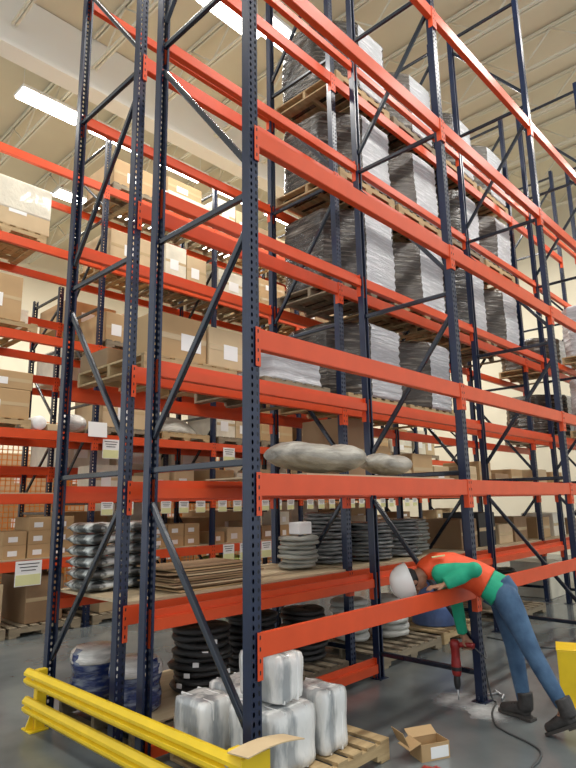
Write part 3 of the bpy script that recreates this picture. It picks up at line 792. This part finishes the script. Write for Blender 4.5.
# second bay floor
pallet('c', 3.55, 1.75, .001, 'grey pallet behind the second frame carrying pale coils', NG)
coil_stack(3.28, 1.85, .14, .23, 4, .11, 'coil_pale', 'pale grey coils on the floor left of the worker, behind the frame', 'hose coils', NG, seed=16)
coil_stack(3.74, 1.62, .14, .23, 4, .11, 'coil_pale', 'pale grey coils on the floor below the white helmet', 'hose coils', NG, seed=17)
pallet('d', 4.80, 1.80, .001, 'tan pallet with a blue barrel below the worker', NG)
b = MB(); b.lathe([(.02, 0), (.27, 0), (.29, .02), (.29, .2), (.3, .22), (.29, .24), (.29, .5), (.28, .54), (.02, .545)], 28)
t = b.build('barrel', 'blue', None, (4.75, 1.62, .14)); tag(t, 'blue wrapped barrel on the tan pallet below the worker', 'barrel', NG)
# third bay floor
pallet('c', 6.55, 1.65, .001, 'grey pallet on the floor right of the worker\'s hips', NG)
b = MB(); b.lathe([(.02, 0), (.26, 0), (.27, .3), (.2, .4), (.06, .44), (.02, .44)], 20, wob=lambda a, j: 1 + .05 * math.sin(4 * a + j))
tag(b.build('sack', 'cream', None, (6.42, 1.55, .14)), 'pale sack on the grey pallet right of the worker', 'bag', NG)
carton(8.75, 1.8, .001, .7, .7, .6, 'cream', 'whitish wrapped box on the floor at the right edge, back row', NG, False, False)
coil_stack(7.55, 1.95, .001, .27, 6, .09, 'coil_black', 'black coils on the floor in the third bay', 'hose coils', NG, seed=19)

# front row floor: pallet with white bales
pallet('d', .71, .50, .001, 'tan pallet carrying the white plastic bales at the rack end', 'pallets on the floor of the near bay')
def bale(x0, x1, y0, y1, z0, z1, label, seed):
    rnd = random.Random(seed); w_, d_, h_ = x1 - x0, y1 - y0, z1 - z0
    b = MB(); b.box((0, 0, h_ / 2), (w_, d_, h_), bev=.045)
    bmesh.ops.subdivide_edges(b.bm, edges=[e for e in b.bm.edges if e.calc_length() > .1], cuts=5, use_grid_fill=True)
    for v in b.bm.verts:
        p = v.co
        k = .007 * math.sin(p.x * 31 + seed) * math.sin(p.y * 27 + seed * 2) + .004 * math.sin(p.z * 23 + seed)
        v.co += Vector((p.x, p.y, (p.z - h_ / 2) * .5)).normalized() * k
        v.co.z = max(v.co.z, 0)
    for f in b.bm.faces: f.smooth = True
    o = b.build('plastic_bale', 'plastic', None, ((x0 + x1) / 2, (y0 + y1) / 2, z0)); tag(o, label, 'bale', 'white plastic bales on the near pallet')
    bd = MB()
    for q in (-.24, .24): bd.box((q * w_, 0, h_ * .5), (.012, d_ * .99, h_ * .995), bev=.004)
    bd.build('strap', 'white', o)
zb = .14
bale(.66, .90, .04, .36, zb, .52, 'white plastic bale standing alone at the right end of the pallet', 1)
bale(.21, .60, .04, .46, zb, .49, 'white plastic bale in front under the topmost bale', 2)
bale(.30, .55, .10, .46, .505, .79, 'topmost white plastic bale on the pile', 3)
bale(.08, .36, .52, .86, zb, .49, 'white plastic bale at the rear left of the pallet', 4)
bale(.40, .74, .50, .90, zb, .50, 'white plastic bale at the rear right of the pallet', 5)

# ------------------------------------------------------------------ yellow guard rail at the rack end
def guard():
    g = thing('guard_rail', 'yellow steel guard rail across the near end of the rack', 'guard rail', (-.18, 1.2, 0))
    def prof(z0, name, y0, y1):
        # W profile, extruded along y
        h = .125
        pl = [(0, 0), (-.02, 0), (-.045, .028), (-.045, .048), (-.018, .0625), (-.045, .077), (-.045, .097), (-.02, h), (0, h), (0, h - .008), (-.014, h - .008), (-.034, .097), (-.034, .08), (-.006, .0625), (-.034, .045), (-.034, .03), (-.014, .008), (0, .008)]
        R = Matrix(((1, 0, 0), (0, 0, 1), (0, 1, 0)))
        MB().prism(pl, y1 - y0, R, (0, y0 - 1.2, z0)).build(name, 'yellow', g)
    for z0 in (.10, .31): prof(z0, 'rail', -.16, 2.46)
    for y in (2.34, -.02):
        b = MB(); b.box((.045, y - 1.2, .22), (.08, .06, .44), bev=.006); b.box((.02, y - 1.2, .006), (.15, .16, .012), bev=.003)
        b.prism([(-.06, 0), (-.06, .012), (.0, .16), (.0, 0)], .012, Matrix(((1, 0, 0), (0, 0, 1), (0, 1, 0))), (.0, y - 1.2 - .006, .01))
        b.build('rail_post', 'yellow', g)
        for z in (.1625, .3725): MB().tube([(-.026, y - 1.2, z), (.0, y - 1.2, z)], .012, 8).build('bolt', 'zinc', g)
    # return at the front corner
    b = MB(); b.box((.05, -.165 - 1.2, .235), (.20, .012, .42), bev=.003); b.box((.01, -.1 - 1.2, .45), (.10, .12, .01), bev=.003)
    b.build('end_plate', 'yellow', g)
guard()
b = MB(); nx = 8; vs = []; fs = []
for i in range(nx + 1):
    u = i / nx
    for v in (0, 1):
        for t in (0, .006): vs.append((-.14 + u * .36 , -.12 + v * .16 - .05 * u, t + .02 * math.sin(u * 3.0) - .015 * v))
for i in range(nx):
    o_ = i * 4; p_ = o_ + 4
    fs += [(o_, p_, p_ + 1, o_ + 1), (o_ + 2, o_ + 3, p_ + 3, p_ + 2), (o_ + 1, p_ + 1, p_ + 3, o_ + 3), (o_, o_ + 2, p_ + 2, p_)]
fs += [(0, 1, 3, 2), (nx * 4, nx * 4 + 2, nx * 4 + 3, nx * 4 + 1)]
b._new(vs, fs)
tag(b.build('cardboard_scrap', 'carton2', None, (-.11, -.12, .476)), 'torn cardboard scrap lying on the corner of the yellow guard rail', 'cardboard')
# yellow guard at the right edge
g = thing('post_protector', 'yellow steel post protector on the floor at the right edge', 'guard rail', (3.22, -.72, 0), .35)
b = MB(); b.box((0, 0, .22), (.30, .012, .44), bev=.004); b.box((-.15, .11, .22), (.012, .22, .44), bev=.004); b.box((.15, .11, .22), (.012, .22, .44), bev=.004); b.build('body', 'yellow', g)
MB().box((0, .11, .446), (.31, .23, .012), bev=.004).build('cap', 'yellow', g)
MB().box((0, .11, .006), (.38, .30, .012), bev=.003).build('foot_plate', 'yellow', g)

# ------------------------------------------------------------------ loose things on the floor
o = thing('open_carton', 'small open cardboard box with long raised flap on the front floor', 'box', (1.44, -.23, 0), -.45)
b = MB(); w_, d_, h_ = .22, .15, .105; t = .004
b.box((0, 0, .003), (w_, d_, t)); b.box((0, -d_ / 2, h_ / 2), (w_, t, h_)); b.box((0, d_ / 2, h_ / 2), (w_, t, h_)); b.box((-w_ / 2, 0, h_ / 2), (t, d_, h_)); b.box((w_ / 2, 0, h_ / 2), (t, d_, h_))
b.build('body', 'carton', o)
for a, c_ in (((-w_ / 2 - .045, .0, h_ - .005), -.35), ((-w_ / 2 - .115, .0, h_ + .045), 1.1)):
    MB().box(a, (.10, d_, t), Euler((0, c_, 0)).to_matrix()).build('flap', 'carton', o)
MB().box((0, d_ / 2 + .03, h_ + .015), (w_, .08, t), Euler((.5, 0, 0)).to_matrix()).build('flap', 'carton', o)
MB().box((.03, -d_ / 2 - .003, h_ * .45), (.14, .002, .07)).build('shipping_label', 'paper', o)
def glove():
    b = MB(); b.tube([(0, 0, .018), (.05, 0, .024), (.10, .005, .026), (.14, .0, .022)], [(.034, .014), (.042, .02), (.045, .02), (.036, .014)], 12)
    for i in range(4):
        y = -.032 + i * .021; L = (.05, .062, .058, .045)[i]
        b.tube([(.13, y, .02), (.13 + L * .6, y * 1.15, .028), (.13 + L, y * 1.2, .018)], [.0105, .0105, .008], 8)
    b.tube([(.06, .035, .02), (.09, .066, .022), (.115, .075, .016)], [.012, .012, .009], 8)
    return b
tag(glove().build('work_glove', 'red', None, (1.10, -.33, .001), (0, 0, -.6)), 'crumpled red work glove on the floor before the open box', 'glove')
# concrete dust: a shallow irregular mound
rnd = random.Random(3); b = MB(); ring0 = []
def dust(cx, cy, R, label, seed):
    rn = random.Random(seed); b = MB(); rings = []; ph = [rn.uniform(0, 6) for _ in range(4)]
    for j in range(7):
        t = 1 - j / 6; row = []
        for k in range(40):
            a = k * 2 * PI / 40; rr = R * t * (1 + .22 * math.sin(2 * a + ph[0]) + .14 * math.sin(5 * a + ph[1]) + .08 * math.sin(11 * a + ph[2]))
            row.append(b.bm.verts.new((rr * math.cos(a), rr * math.sin(a), .0012 + .002 * (1 - t) ** 1.5 + seed * .0004)))
        rings.append(row)
    for a, q in zip(rings, rings[1:]):
        for k in range(40): b.bm.faces.new((a[k], a[(k + 1) % 40], q[(k + 1) % 40], q[k])).smooth = True
    b.bm.faces.new(rings[-1])
    o = b.build('concrete_dust', 'dust', None, (cx, cy, 0)); o['kind'] = 'stuff'; return tag(o, label, 'dust')
dm = M['dust']; n, l = nodes(dm); bs = pbsdf(n)
tc = n.new('ShaderNodeTexCoord'); nt = n.new('ShaderNodeTexNoise'); nt.inputs['Scale'].default_value = 7; nt.inputs['Detail'].default_value = 8; nt.inputs['Roughness'].default_value = .65
l.new(tc.outputs['Object'], nt.inputs[0])
ln = n.new('ShaderNodeVectorMath'); ln.operation = 'LENGTH'; l.new(tc.outputs['Object'], ln.inputs[0])
mr = n.new('ShaderNodeMapRange'); mr.inputs[1].default_value = .05; mr.inputs[2].default_value = .30; mr.inputs[3].default_value = 1.15; mr.inputs[4].default_value = -.05; l.new(ln.outputs['Value'], mr.inputs[0])
mu = n.new('ShaderNodeMath'); mu.operation = 'MULTIPLY'; l.new(nt.outputs[0], mu.inputs[0]); l.new(mr.outputs[0], mu.inputs[1])
rp = n.new('ShaderNodeValToRGB'); rp.color_ramp.elements[0].position = .06; rp.color_ramp.elements[1].position = .52; rp.color_ramp.elements[1].color = (.85, .85, .85, 1)
l.new(mu.outputs[0], rp.inputs[0]); l.new(rp.outputs[0], bs.inputs['Alpha'])
dust(2.60, .165, .32, 'white concrete dust around the drill bit', 1)
dust(2.50, -.16, .24, 'white concrete dust spilled before the post foot', 2)
# cables
def cable(pts, r, label):
    P_ = [Vector(p) for p in pts]; out = []
    for i in range(len(P_) - 1):
        p0, p1, p2, p3 = P_[max(i - 1, 0)], P_[i], P_[i + 1], P_[min(i + 2, len(P_) - 1)]
        for s in range(8):
            t = s / 8
            out.append(.5 * ((2 * p1) + (p2 - p0) * t + (2 * p0 - 5 * p1 + 4 * p2 - p3) * t * t + (3 * p1 - p0 - 3 * p2 + p3) * t ** 3))
    out.append(P_[-1])
    return tag(MB().tube(out, r, 8).build('power_cord', 'cord'), label, 'cord')
M['cord'] = mat('grey_rubber', (.055, .06, .062), .5)
cable([(2.79, -.01, .30), (2.79, -.03, .12), (2.79, -.06, .008), (2.74, -.115, .008), (2.60, -.155, .008), (2.44, -.215, .008), (2.25, -.33, .008), (2.17, -.44, .008), (2.12, -.55, .008), (2.06, -.68, .008), (1.97, -.78, .008), (1.82, -.82, .008), (1.69, -.83, .008), (1.55, -.9, .008)], .008, 'grey power cord snaking over the floor past the boots')
cable([(4.99, 1.03, .008), (4.92, .62, .008), (4.88, .38, .008), (4.97, .17, .008), (5.17, .02, .008), (5.5, -.2, .008)], .009, 'dark power cord on the floor behind the worker\'s legs')
cable([(2.77, .05, .80), (2.775, .03, .62), (2.765, -.03, .42), (2.70, -.075, .36), (2.64, -.06, .40), (2.618, -.012, .452)], .005, 'thin black cord hanging from the drill along the post')
# loose anchor bolts
for i, (x, y, a, lab) in enumerate(((2.90, -.10, .3, 'steel anchor bolt lying behind the post foot, nearer one'), (2.98, -.02, .9, 'steel anchor bolt lying behind the post foot, farther one'), (2.93, .0, -.4, 'steel anchor bolt lying crosswise behind the post foot'))):
    R = Euler((0, PI / 2, a)).to_matrix(); b = MB()
    b.lathe([(.002, -.06), (.008, -.058), (.008, .03), (.012, .031), (.012, .042), (.006, .043), (.006, .06), (.002, .06)], 10, R=R)
    tag(b.build('anchor_bolt', 'zinc', None, (x, y, .013)), lab, 'bolt', 'loose anchor bolts')

# ------------------------------------------------------------------ drill
dx, dy = 2.60, .165
d = thing('hammer_drill', 'red corded hammer drill held bit down beside the post foot', 'drill', (dx, dy, 0))
MB().lathe([(.001, 0), (.005, .012), (.006, .02), (.006, .13), (.001, .13)], 10).build('drill_bit', 'steel', d)
MB().lathe([(.012, .09), (.021, .095), (.028, .13), (.029, .185), (.026, .20), (.01, .2)], 18).build('chuck', 'blackp', d)
MB().lathe([(.018, .195), (.034, .205), (.040, .24), (.040, .31), (.036, .33), (.036, .42), (.040, .43), (.040, .475), (.03, .495), (.01, .5)], 20, sx=.95, sy=1.1).build('body', 'red', d)
MB().lathe([(.042, .245), (.0425, .25), (.0425, .27), (.042, .275)], 20, sx=.95, sy=1.1).build('collar', 'blackp', d)
hv = Vector((.10, -.99, 0)).normalized()
MB().tube([hv * .03 + Vector((0, 0, .455)), hv * .08 + Vector((0, 0, .465)), hv * .15 + Vector((0, 0, .468)), hv * .175 + Vector((0, 0, .462))], [(.019, .024), (.017, .021), (.017, .021), (.021, .025)], 12).build('handle', 'red', d)
MB().box(hv * .075 + Vector((0, 0, .437)), (.014, .03, .02), bev=.004).build('trigger', 'blackp', d)

# ------------------------------------------------------------------ worker
def remeshed(mb, name, m, vox, sm=3, parent=None):
    me = mb.mesh(name + '_tmp', m); t = bpy.data.objects.new(name + '_tmp', me); COL.objects.link(t)
    r = t.modifiers.new('r', 'REMESH'); r.mode = 'VOXEL'; r.voxel_size = vox
    s = t.modifiers.new('s', 'SMOOTH'); s.iterations = sm; s.factor = .5
    dg = bpy.context.evaluated_depsgraph_get(); dg.update()
    out = bpy.data.meshes.new_from_object(t.evaluated_get(dg)); out.name = name
    bpy.data.objects.remove(t); bpy.data.meshes.remove(me)
    out.materials.clear(); out.materials.append(M[m])
    for p in out.polygons: p.use_smooth = True
    return link(name, out, parent)
V = Vector
hipL, hipR = V((2.405, -.43, .93)), V((2.575, -.31, .92))
knL, knR = V((2.355, -.625, .55)), V((2.57, -.385, .53))
anL, anR = V((2.30, -.845, .215)), V((2.525, -.455, .11))
spine = [V((2.485, -.40, .90)), V((2.48, -.335, .975)), V((2.42, -.17, 1.078)), V((2.32, -.01, 1.145)), V((2.21, .085, 1.155)), V((2.13, .125, 1.145))]
shL, shR = V((2.125, -.015, 1.115)), V((2.385, .16, 1.11))
elL, elR = V((2.20, -.275, 1.155)), V((2.575, .105, .815))
wrL, wrR = V((2.045, -.085, 1.04)), V((2.635, .10, .545))
neck0, headc = V((2.14, .12, 1.14)), V((2.015, .205, 1.052))
U = V((-.66, .66, -.30)).normalized()
D0 = V((.30, .05, -1)); F = (D0 - U * D0.dot(U)).normalized(); S = F.cross(U).normalized()
HR = Matrix((S, F, U)).transposed()          # local x side, y face, z crown
def H(x, y, z): return headc + HR @ V((x, y, z))

def body():
    b = MB()
    b.tube(spine, [(.13, .10), (.145, .11), (.125, .095), (.145, .105), (.15, .085), (.07, .06)], 20)
    b.tube([shL + (shR - shL) * .02, shR], [.062, .062], 14)
    for s, e, w_ in ((shL, elL, wrL), (shR, elR, wrR)):
        b.ball(s, .058); b.tube([s, s.lerp(e, .5), e, e.lerp(w_, .35), w_], [.052, .046, .039, .040, .026], 14)
    for h_, k_, a_ in ((hipL, knL, anL), (hipR, knR, anR)):
        b.ball(h_, .085); b.tube([h_, h_.lerp(k_, .5), k_, k_.lerp(a_, .35), a_], [.088, .072, .052, .054, .036], 14)
    # feet inside the boots
    b.tube([anL, anL + V((.005, .05, -.12)), V((2.31, -.70, .04))], [.034, .036, .03], 10)
    b.tube([anR, anR + V((.0, .03, -.06)), V((2.555, -.27, .04))], [.034, .036, .03], 10)
    # neck and head
    b.tube([neck0 - U * .02, neck0.lerp(headc, .35), headc - U * .03 - F * .02], [.062, .056, .056], 14)
    b.ball(H(0, -.005, .03), (.076, .096, .10), HR, 20, 14)
    b.ball(H(0, .022, -.05), (.058, .068, .078), HR, 18, 12)
    b.tube([H(0, .088, .02), H(0, .112, -.022), H(0, .094, -.034)], [.010, .016, .012], 10)   # nose
    for s in (-1, 1):
        b.ball(H(s * .078, -.012, -.005), (.012, .022, .034), HR, 10, 8)                         # ears
        b.ball(H(s * .030, .080, .034), (.026, .014, .009), HR, 10, 8)                           # brow
        b.ball(H(s * .038, .068, -.028), (.022, .020, .02), HR, 10, 8)                           # cheek
    b.ball(H(0, .086, -.066), (.024, .010, .007), HR, 10, 8); b.ball(H(0, .084, -.078), (.020, .010, .007), HR, 10, 8)  # lips
    b.ball(H(0, .074, -.105), (.026, .020, .018), HR, 10, 8)                                     # chin
    # left hand lying on the beam
    hd = (V((1.95, -.02, 1.022)) - wrL).normalized(); sd = V((.35, .93, 0)); sd = (sd - hd * sd.dot(hd)).normalized(); nz = hd.cross(sd).normalized()
    if nz.z < 0: nz = -nz
    pc = wrL + hd * .055
    b.tube([wrL, wrL + hd * .04, wrL + hd * .09], [(.028, .018), (.040, .016), (.041, .014)], 14)
    for i, L in enumerate((.066, .076, .072, .056)):
        o = wrL + hd * .088 + sd * (-.030 + i * .0205)
        b.tube([o - hd * .02, o + hd * L * .45 + nz * .006, o + hd * L * .78 - nz * .004, o + hd * L - nz * .014], [.0095, .009, .0085, .007], 8)
    o = wrL + hd * .03 - sd * .03
    b.tube([o, o + hd * .03 - sd * .025 - nz * .004, o + hd * .065 - sd * .034 - nz * .010], [.0125, .011, .008], 8)
    # right hand closed round the drill handle
    gp = V((dx, dy, .466)) + hv * .115
    pv = (gp - wrR).normalized()
    pal = gp + V((.004, 0, .026))
    b.tube([wrR, wrR.lerp(pal, .55), pal + V((0, 0, .004))], [(.026, .026), (.034, .03), (.036, .026)], 12)
    b.ball(pal + V((.014, 0, .0)), (.022, .045, .024), None, 12, 8)
    sx = V((1, .1, 0)).normalized()
    for i, L in enumerate((1., 1.05, 1.0, .9)):
        q = gp + hv * (-.032 + i * .0215)
        b.tube([q + sx * .02 + V((0, 0, .024)), q + sx * .033 + V((0, 0, .004)), q + sx * .028 + V((0, 0, -.022)), q + sx * .004 + V((0, 0, -.033)), q - sx * .018 * L + V((0, 0, -.028))], [.0105, .0103, .0095, .009, .0075], 8)
    q = gp - hv * .03
    b.tube([q + V((-.006, 0, .030)), q - sx * .028 + V((0, -.01, .012)), q - sx * .030 + V((0, -.03, -.010))], [.013, .0115, .009], 8)
    return b
man = remeshed(body(), 'person', 'skin', .0065, 2)
tag(man, 'worker in white helmet and orange vest bending over the lowest beam to drill', 'person')

# eyes
for s in (-1, 1):
    e_ = MB().ball(H(s * .031, .079, .012), .012, HR, 12, 8).build('eye', 'eye', man)
    MB().ball(H(s * .031, .0895, .011), .0045, HR, 8, 6).build('iris', 'hair', e_)
# hair below the helmet rim: back and sides of the head
b = MB()
b.ball(H(0, -.022, .022), (.083, .092, .095), HR, 20, 14)
hm = b
for v in list(hm.bm.verts):
    q = HR.transposed() @ (v.co - headc)
    if q.y > .045 or q.z < -.055: hm.bm.verts.remove(v)
hm.build('hair', 'hair', man)
# helmet
b = MB(); prof = []
for i in range(11):
    t = i / 10 * PI / 2; prof.append((.125 * math.cos(t) ** .8 + .001, .150 * math.sin(t)))
prof = [(.128, -.022)] + prof
inner = [(max(.001, r - .006), z - .004 * (i > 0)) for i, (r, z) in enumerate(prof)][::-1]
hb = MB(); rings = []
for r, z in prof + inner:
    rings.append([hb.bm.verts.new(headc + HR @ V((r * .96 * math.cos(a), -.008 + r * 1.22 * math.sin(a), .030 + z))) for a in [k * 2 * PI / 28 for k in range(28)]])
for a, q in zip(rings, rings[1:] + rings[:1]):
    for k in range(28): hb.bm.faces.new((a[k], a[(k + 1) % 28], q[(k + 1) % 28], q[k])).smooth = True
helm = hb.build('helmet', 'helmet', man)
b = MB()
pts = [H(.124 * math.cos(a), -.008 + (.158 + .035 * max(0, math.sin(a)) ** 1.5) * math.sin(a), .010) for a in [k * 2 * PI / 32 for k in range(33)]]
inn = [H(.116 * math.cos(a), -.008 + .148 * math.sin(a), .012) for a in [k * 2 * PI / 32 for k in range(33)]]
for i in range(32):
    v = [b.bm.verts.new(p) for p in (pts[i], pts[i + 1], inn[i + 1], inn[i])]; b.bm.faces.new(v).smooth = True
bmesh.ops.remove_doubles(b.bm, verts=b.bm.verts, dist=.0005)
ri = b.build('brim', 'helmet', helm); sm = ri.modifiers.new('s', 'SOLIDIFY'); sm.thickness = .004
MB().tube([H(0, -.13, .11), H(0, -.07, .163), H(0, 0, .183), H(0, .06, .165), H(0, .115, .11)], [(.012, .005)] * 5, 10).build('ridge', 'helmet', helm)

def shirt():
    b = MB(); up = 1
    sp = [spine[0].lerp(spine[1], .35)] + spine[1:5] + [spine[5] - (spine[5] - spine[4]) * .2]
    b.tube(sp, [(.172, .130), (.170, .130), (.150, .114), (.166, .112), (.160, .098), (.085, .072)], 24)
    for s, e, w_, rs in ((shL, elL, wrL, [.080, .074, .066, .062, .046]), (shR, elR, wrR, [.078, .066, .056, .053, .046])):
        b.ball(s, .080); b.tube([s, s.lerp(e, .5), e, e.lerp(w_, .45), w_ + (e - w_) * .03], rs, 16); b.ball(e, rs[2] * .98)
    return b
remeshed(shirt(), 'shirt', 'green', .011, 4, man)
def vest():
    b = MB()
    sp = [spine[1].lerp(spine[2], .45), spine[2], spine[3], spine[4], spine[5] - (spine[5] - spine[4]) * .1, neck0.lerp(headc, .30)]
    b.tube(sp, [(.178, .140), (.170, .131), (.178, .128), (.160, .118), (.104, .090), (.080, .078)], 24)
    return b
ve = remeshed(vest(), 'safety_vest', 'vest', .011, 3, man)
# pale stripe over the shoulder
sd_ = V((.77, .64, 0))
for s in (-1,):
    c_ = spine[4] + sd_ * s * .105
    MB().box(c_ + V((-.01, -.02, .098)), (.045, .11, .012), Euler((-.15, .12, .62)).to_matrix(), bev=.004).build('reflective_stripe', 'reflect', ve)
def jeans():
    b = MB()
    b.tube([spine[0] + V((0, -.01, -.04)), spine[0].lerp(spine[1], .3), spine[1].lerp(spine[2], .12)], [(.09, .08), (.142, .114), (.164, .129)], 22)
    for h_, k_, a_, cuff in ((hipL, knL, anL, .052), (hipR, knR, anR, .052)):
        e = a_ + (k_ - a_) * .04
        b.ball(h_, .103); b.tube([h_, h_.lerp(k_, .3), h_.lerp(k_, .65), k_, k_.lerp(a_, .35), e], [.107, .101, .082, .070, .066, cuff], 18); b.ball(k_, .069)
    return b
remeshed(jeans(), 'jeans', 'jeans', .011, 4, man)
def boot(an, heel, toe, up, rot_sole):
    """leather work boot: shaft, vamp, sole"""
    b = MB(); mid = heel.lerp(toe, .55)
    b.tube([an + (an - heel).normalized() * .045, an, heel + (an - heel) * .45 + (toe - heel) * .06], [.062, .060, .060], 16)
    n = up
    b.tube([heel + n * .045 + (toe - heel) * .02, heel.lerp(toe, .35) + n * .055, heel.lerp(toe, .7) + n * .045, toe + n * .036], [(.046, .046), (.050, .054), (.055, .046), (.042, .034)], 16)
    b.ball(heel.lerp(toe, .12) + n * .05, .05); b.ball(heel.lerp(toe, .86) + n * .04, (.05, .05, .038))
    o = remeshed(b, 'boot', 'boot', .009, 3, man)
    s = MB(); t = (toe - heel).normalized(); sdv = t.cross(n).normalized(); L = (toe - heel).length
    out = []
    for k in range(24):
        a = k * 2 * PI / 24; cx_, cy_ = math.cos(a), math.sin(a)
        w_ = .047 + .005 * cx_
        out.append((L / 2 + math.copysign(abs(cx_) ** .7, cx_) * (L / 2 + .036), w_ * math.copysign(abs(cy_) ** .7, cy_)))
    R = Matrix((t, sdv, n)).transposed()
    s.prism(out, .022, R, heel - n * .0)
    s.prism([(-.045, -.045), (.045, -.045), (.045, .045), (-.045, .045)], .02, R, heel - n * .012)
    s.build('sole', 'sole', o)
    lc = MB()
    for q in (.30, .42, .54):
        p = heel.lerp(toe, q) + n * (.122 - q * .06)
        lc.tube([p - sdv * .035, p + n * .006, p + sdv * .035], .004, 6)
    lc.build('laces', 'sole', o)
boot(anR + V((0, -.01, .05)), V((2.525, -.475, .013)), V((2.555, -.255, .013)), V((0, 0, 1)), 0)
tL = V((2.312, -.725, .013)); hL = V((2.300, -.915, .115)); tdir = (tL - hL).normalized()
upL = (V((0, 0, 1)) - tdir * tdir.z).normalized()
boot(anL + V((0, -.005, .03)), hL, tL, upL, 0)

# ------------------------------------------------------------------ render look
SC.view_settings.view_transform = 'Standard'; SC.view_settings.look = 'None'
SC.view_settings.gamma = 1; SC.view_settings.use_curve_mapping = False
SC.view_settings.exposure = .08
SC.cycles.use_denoising = True
SC.cycles.max_bounces = 8; SC.cycles.transparent_max_bounces = 16
SC.cycles.caustics_reflective = False; SC.cycles.caustics_refractive = False
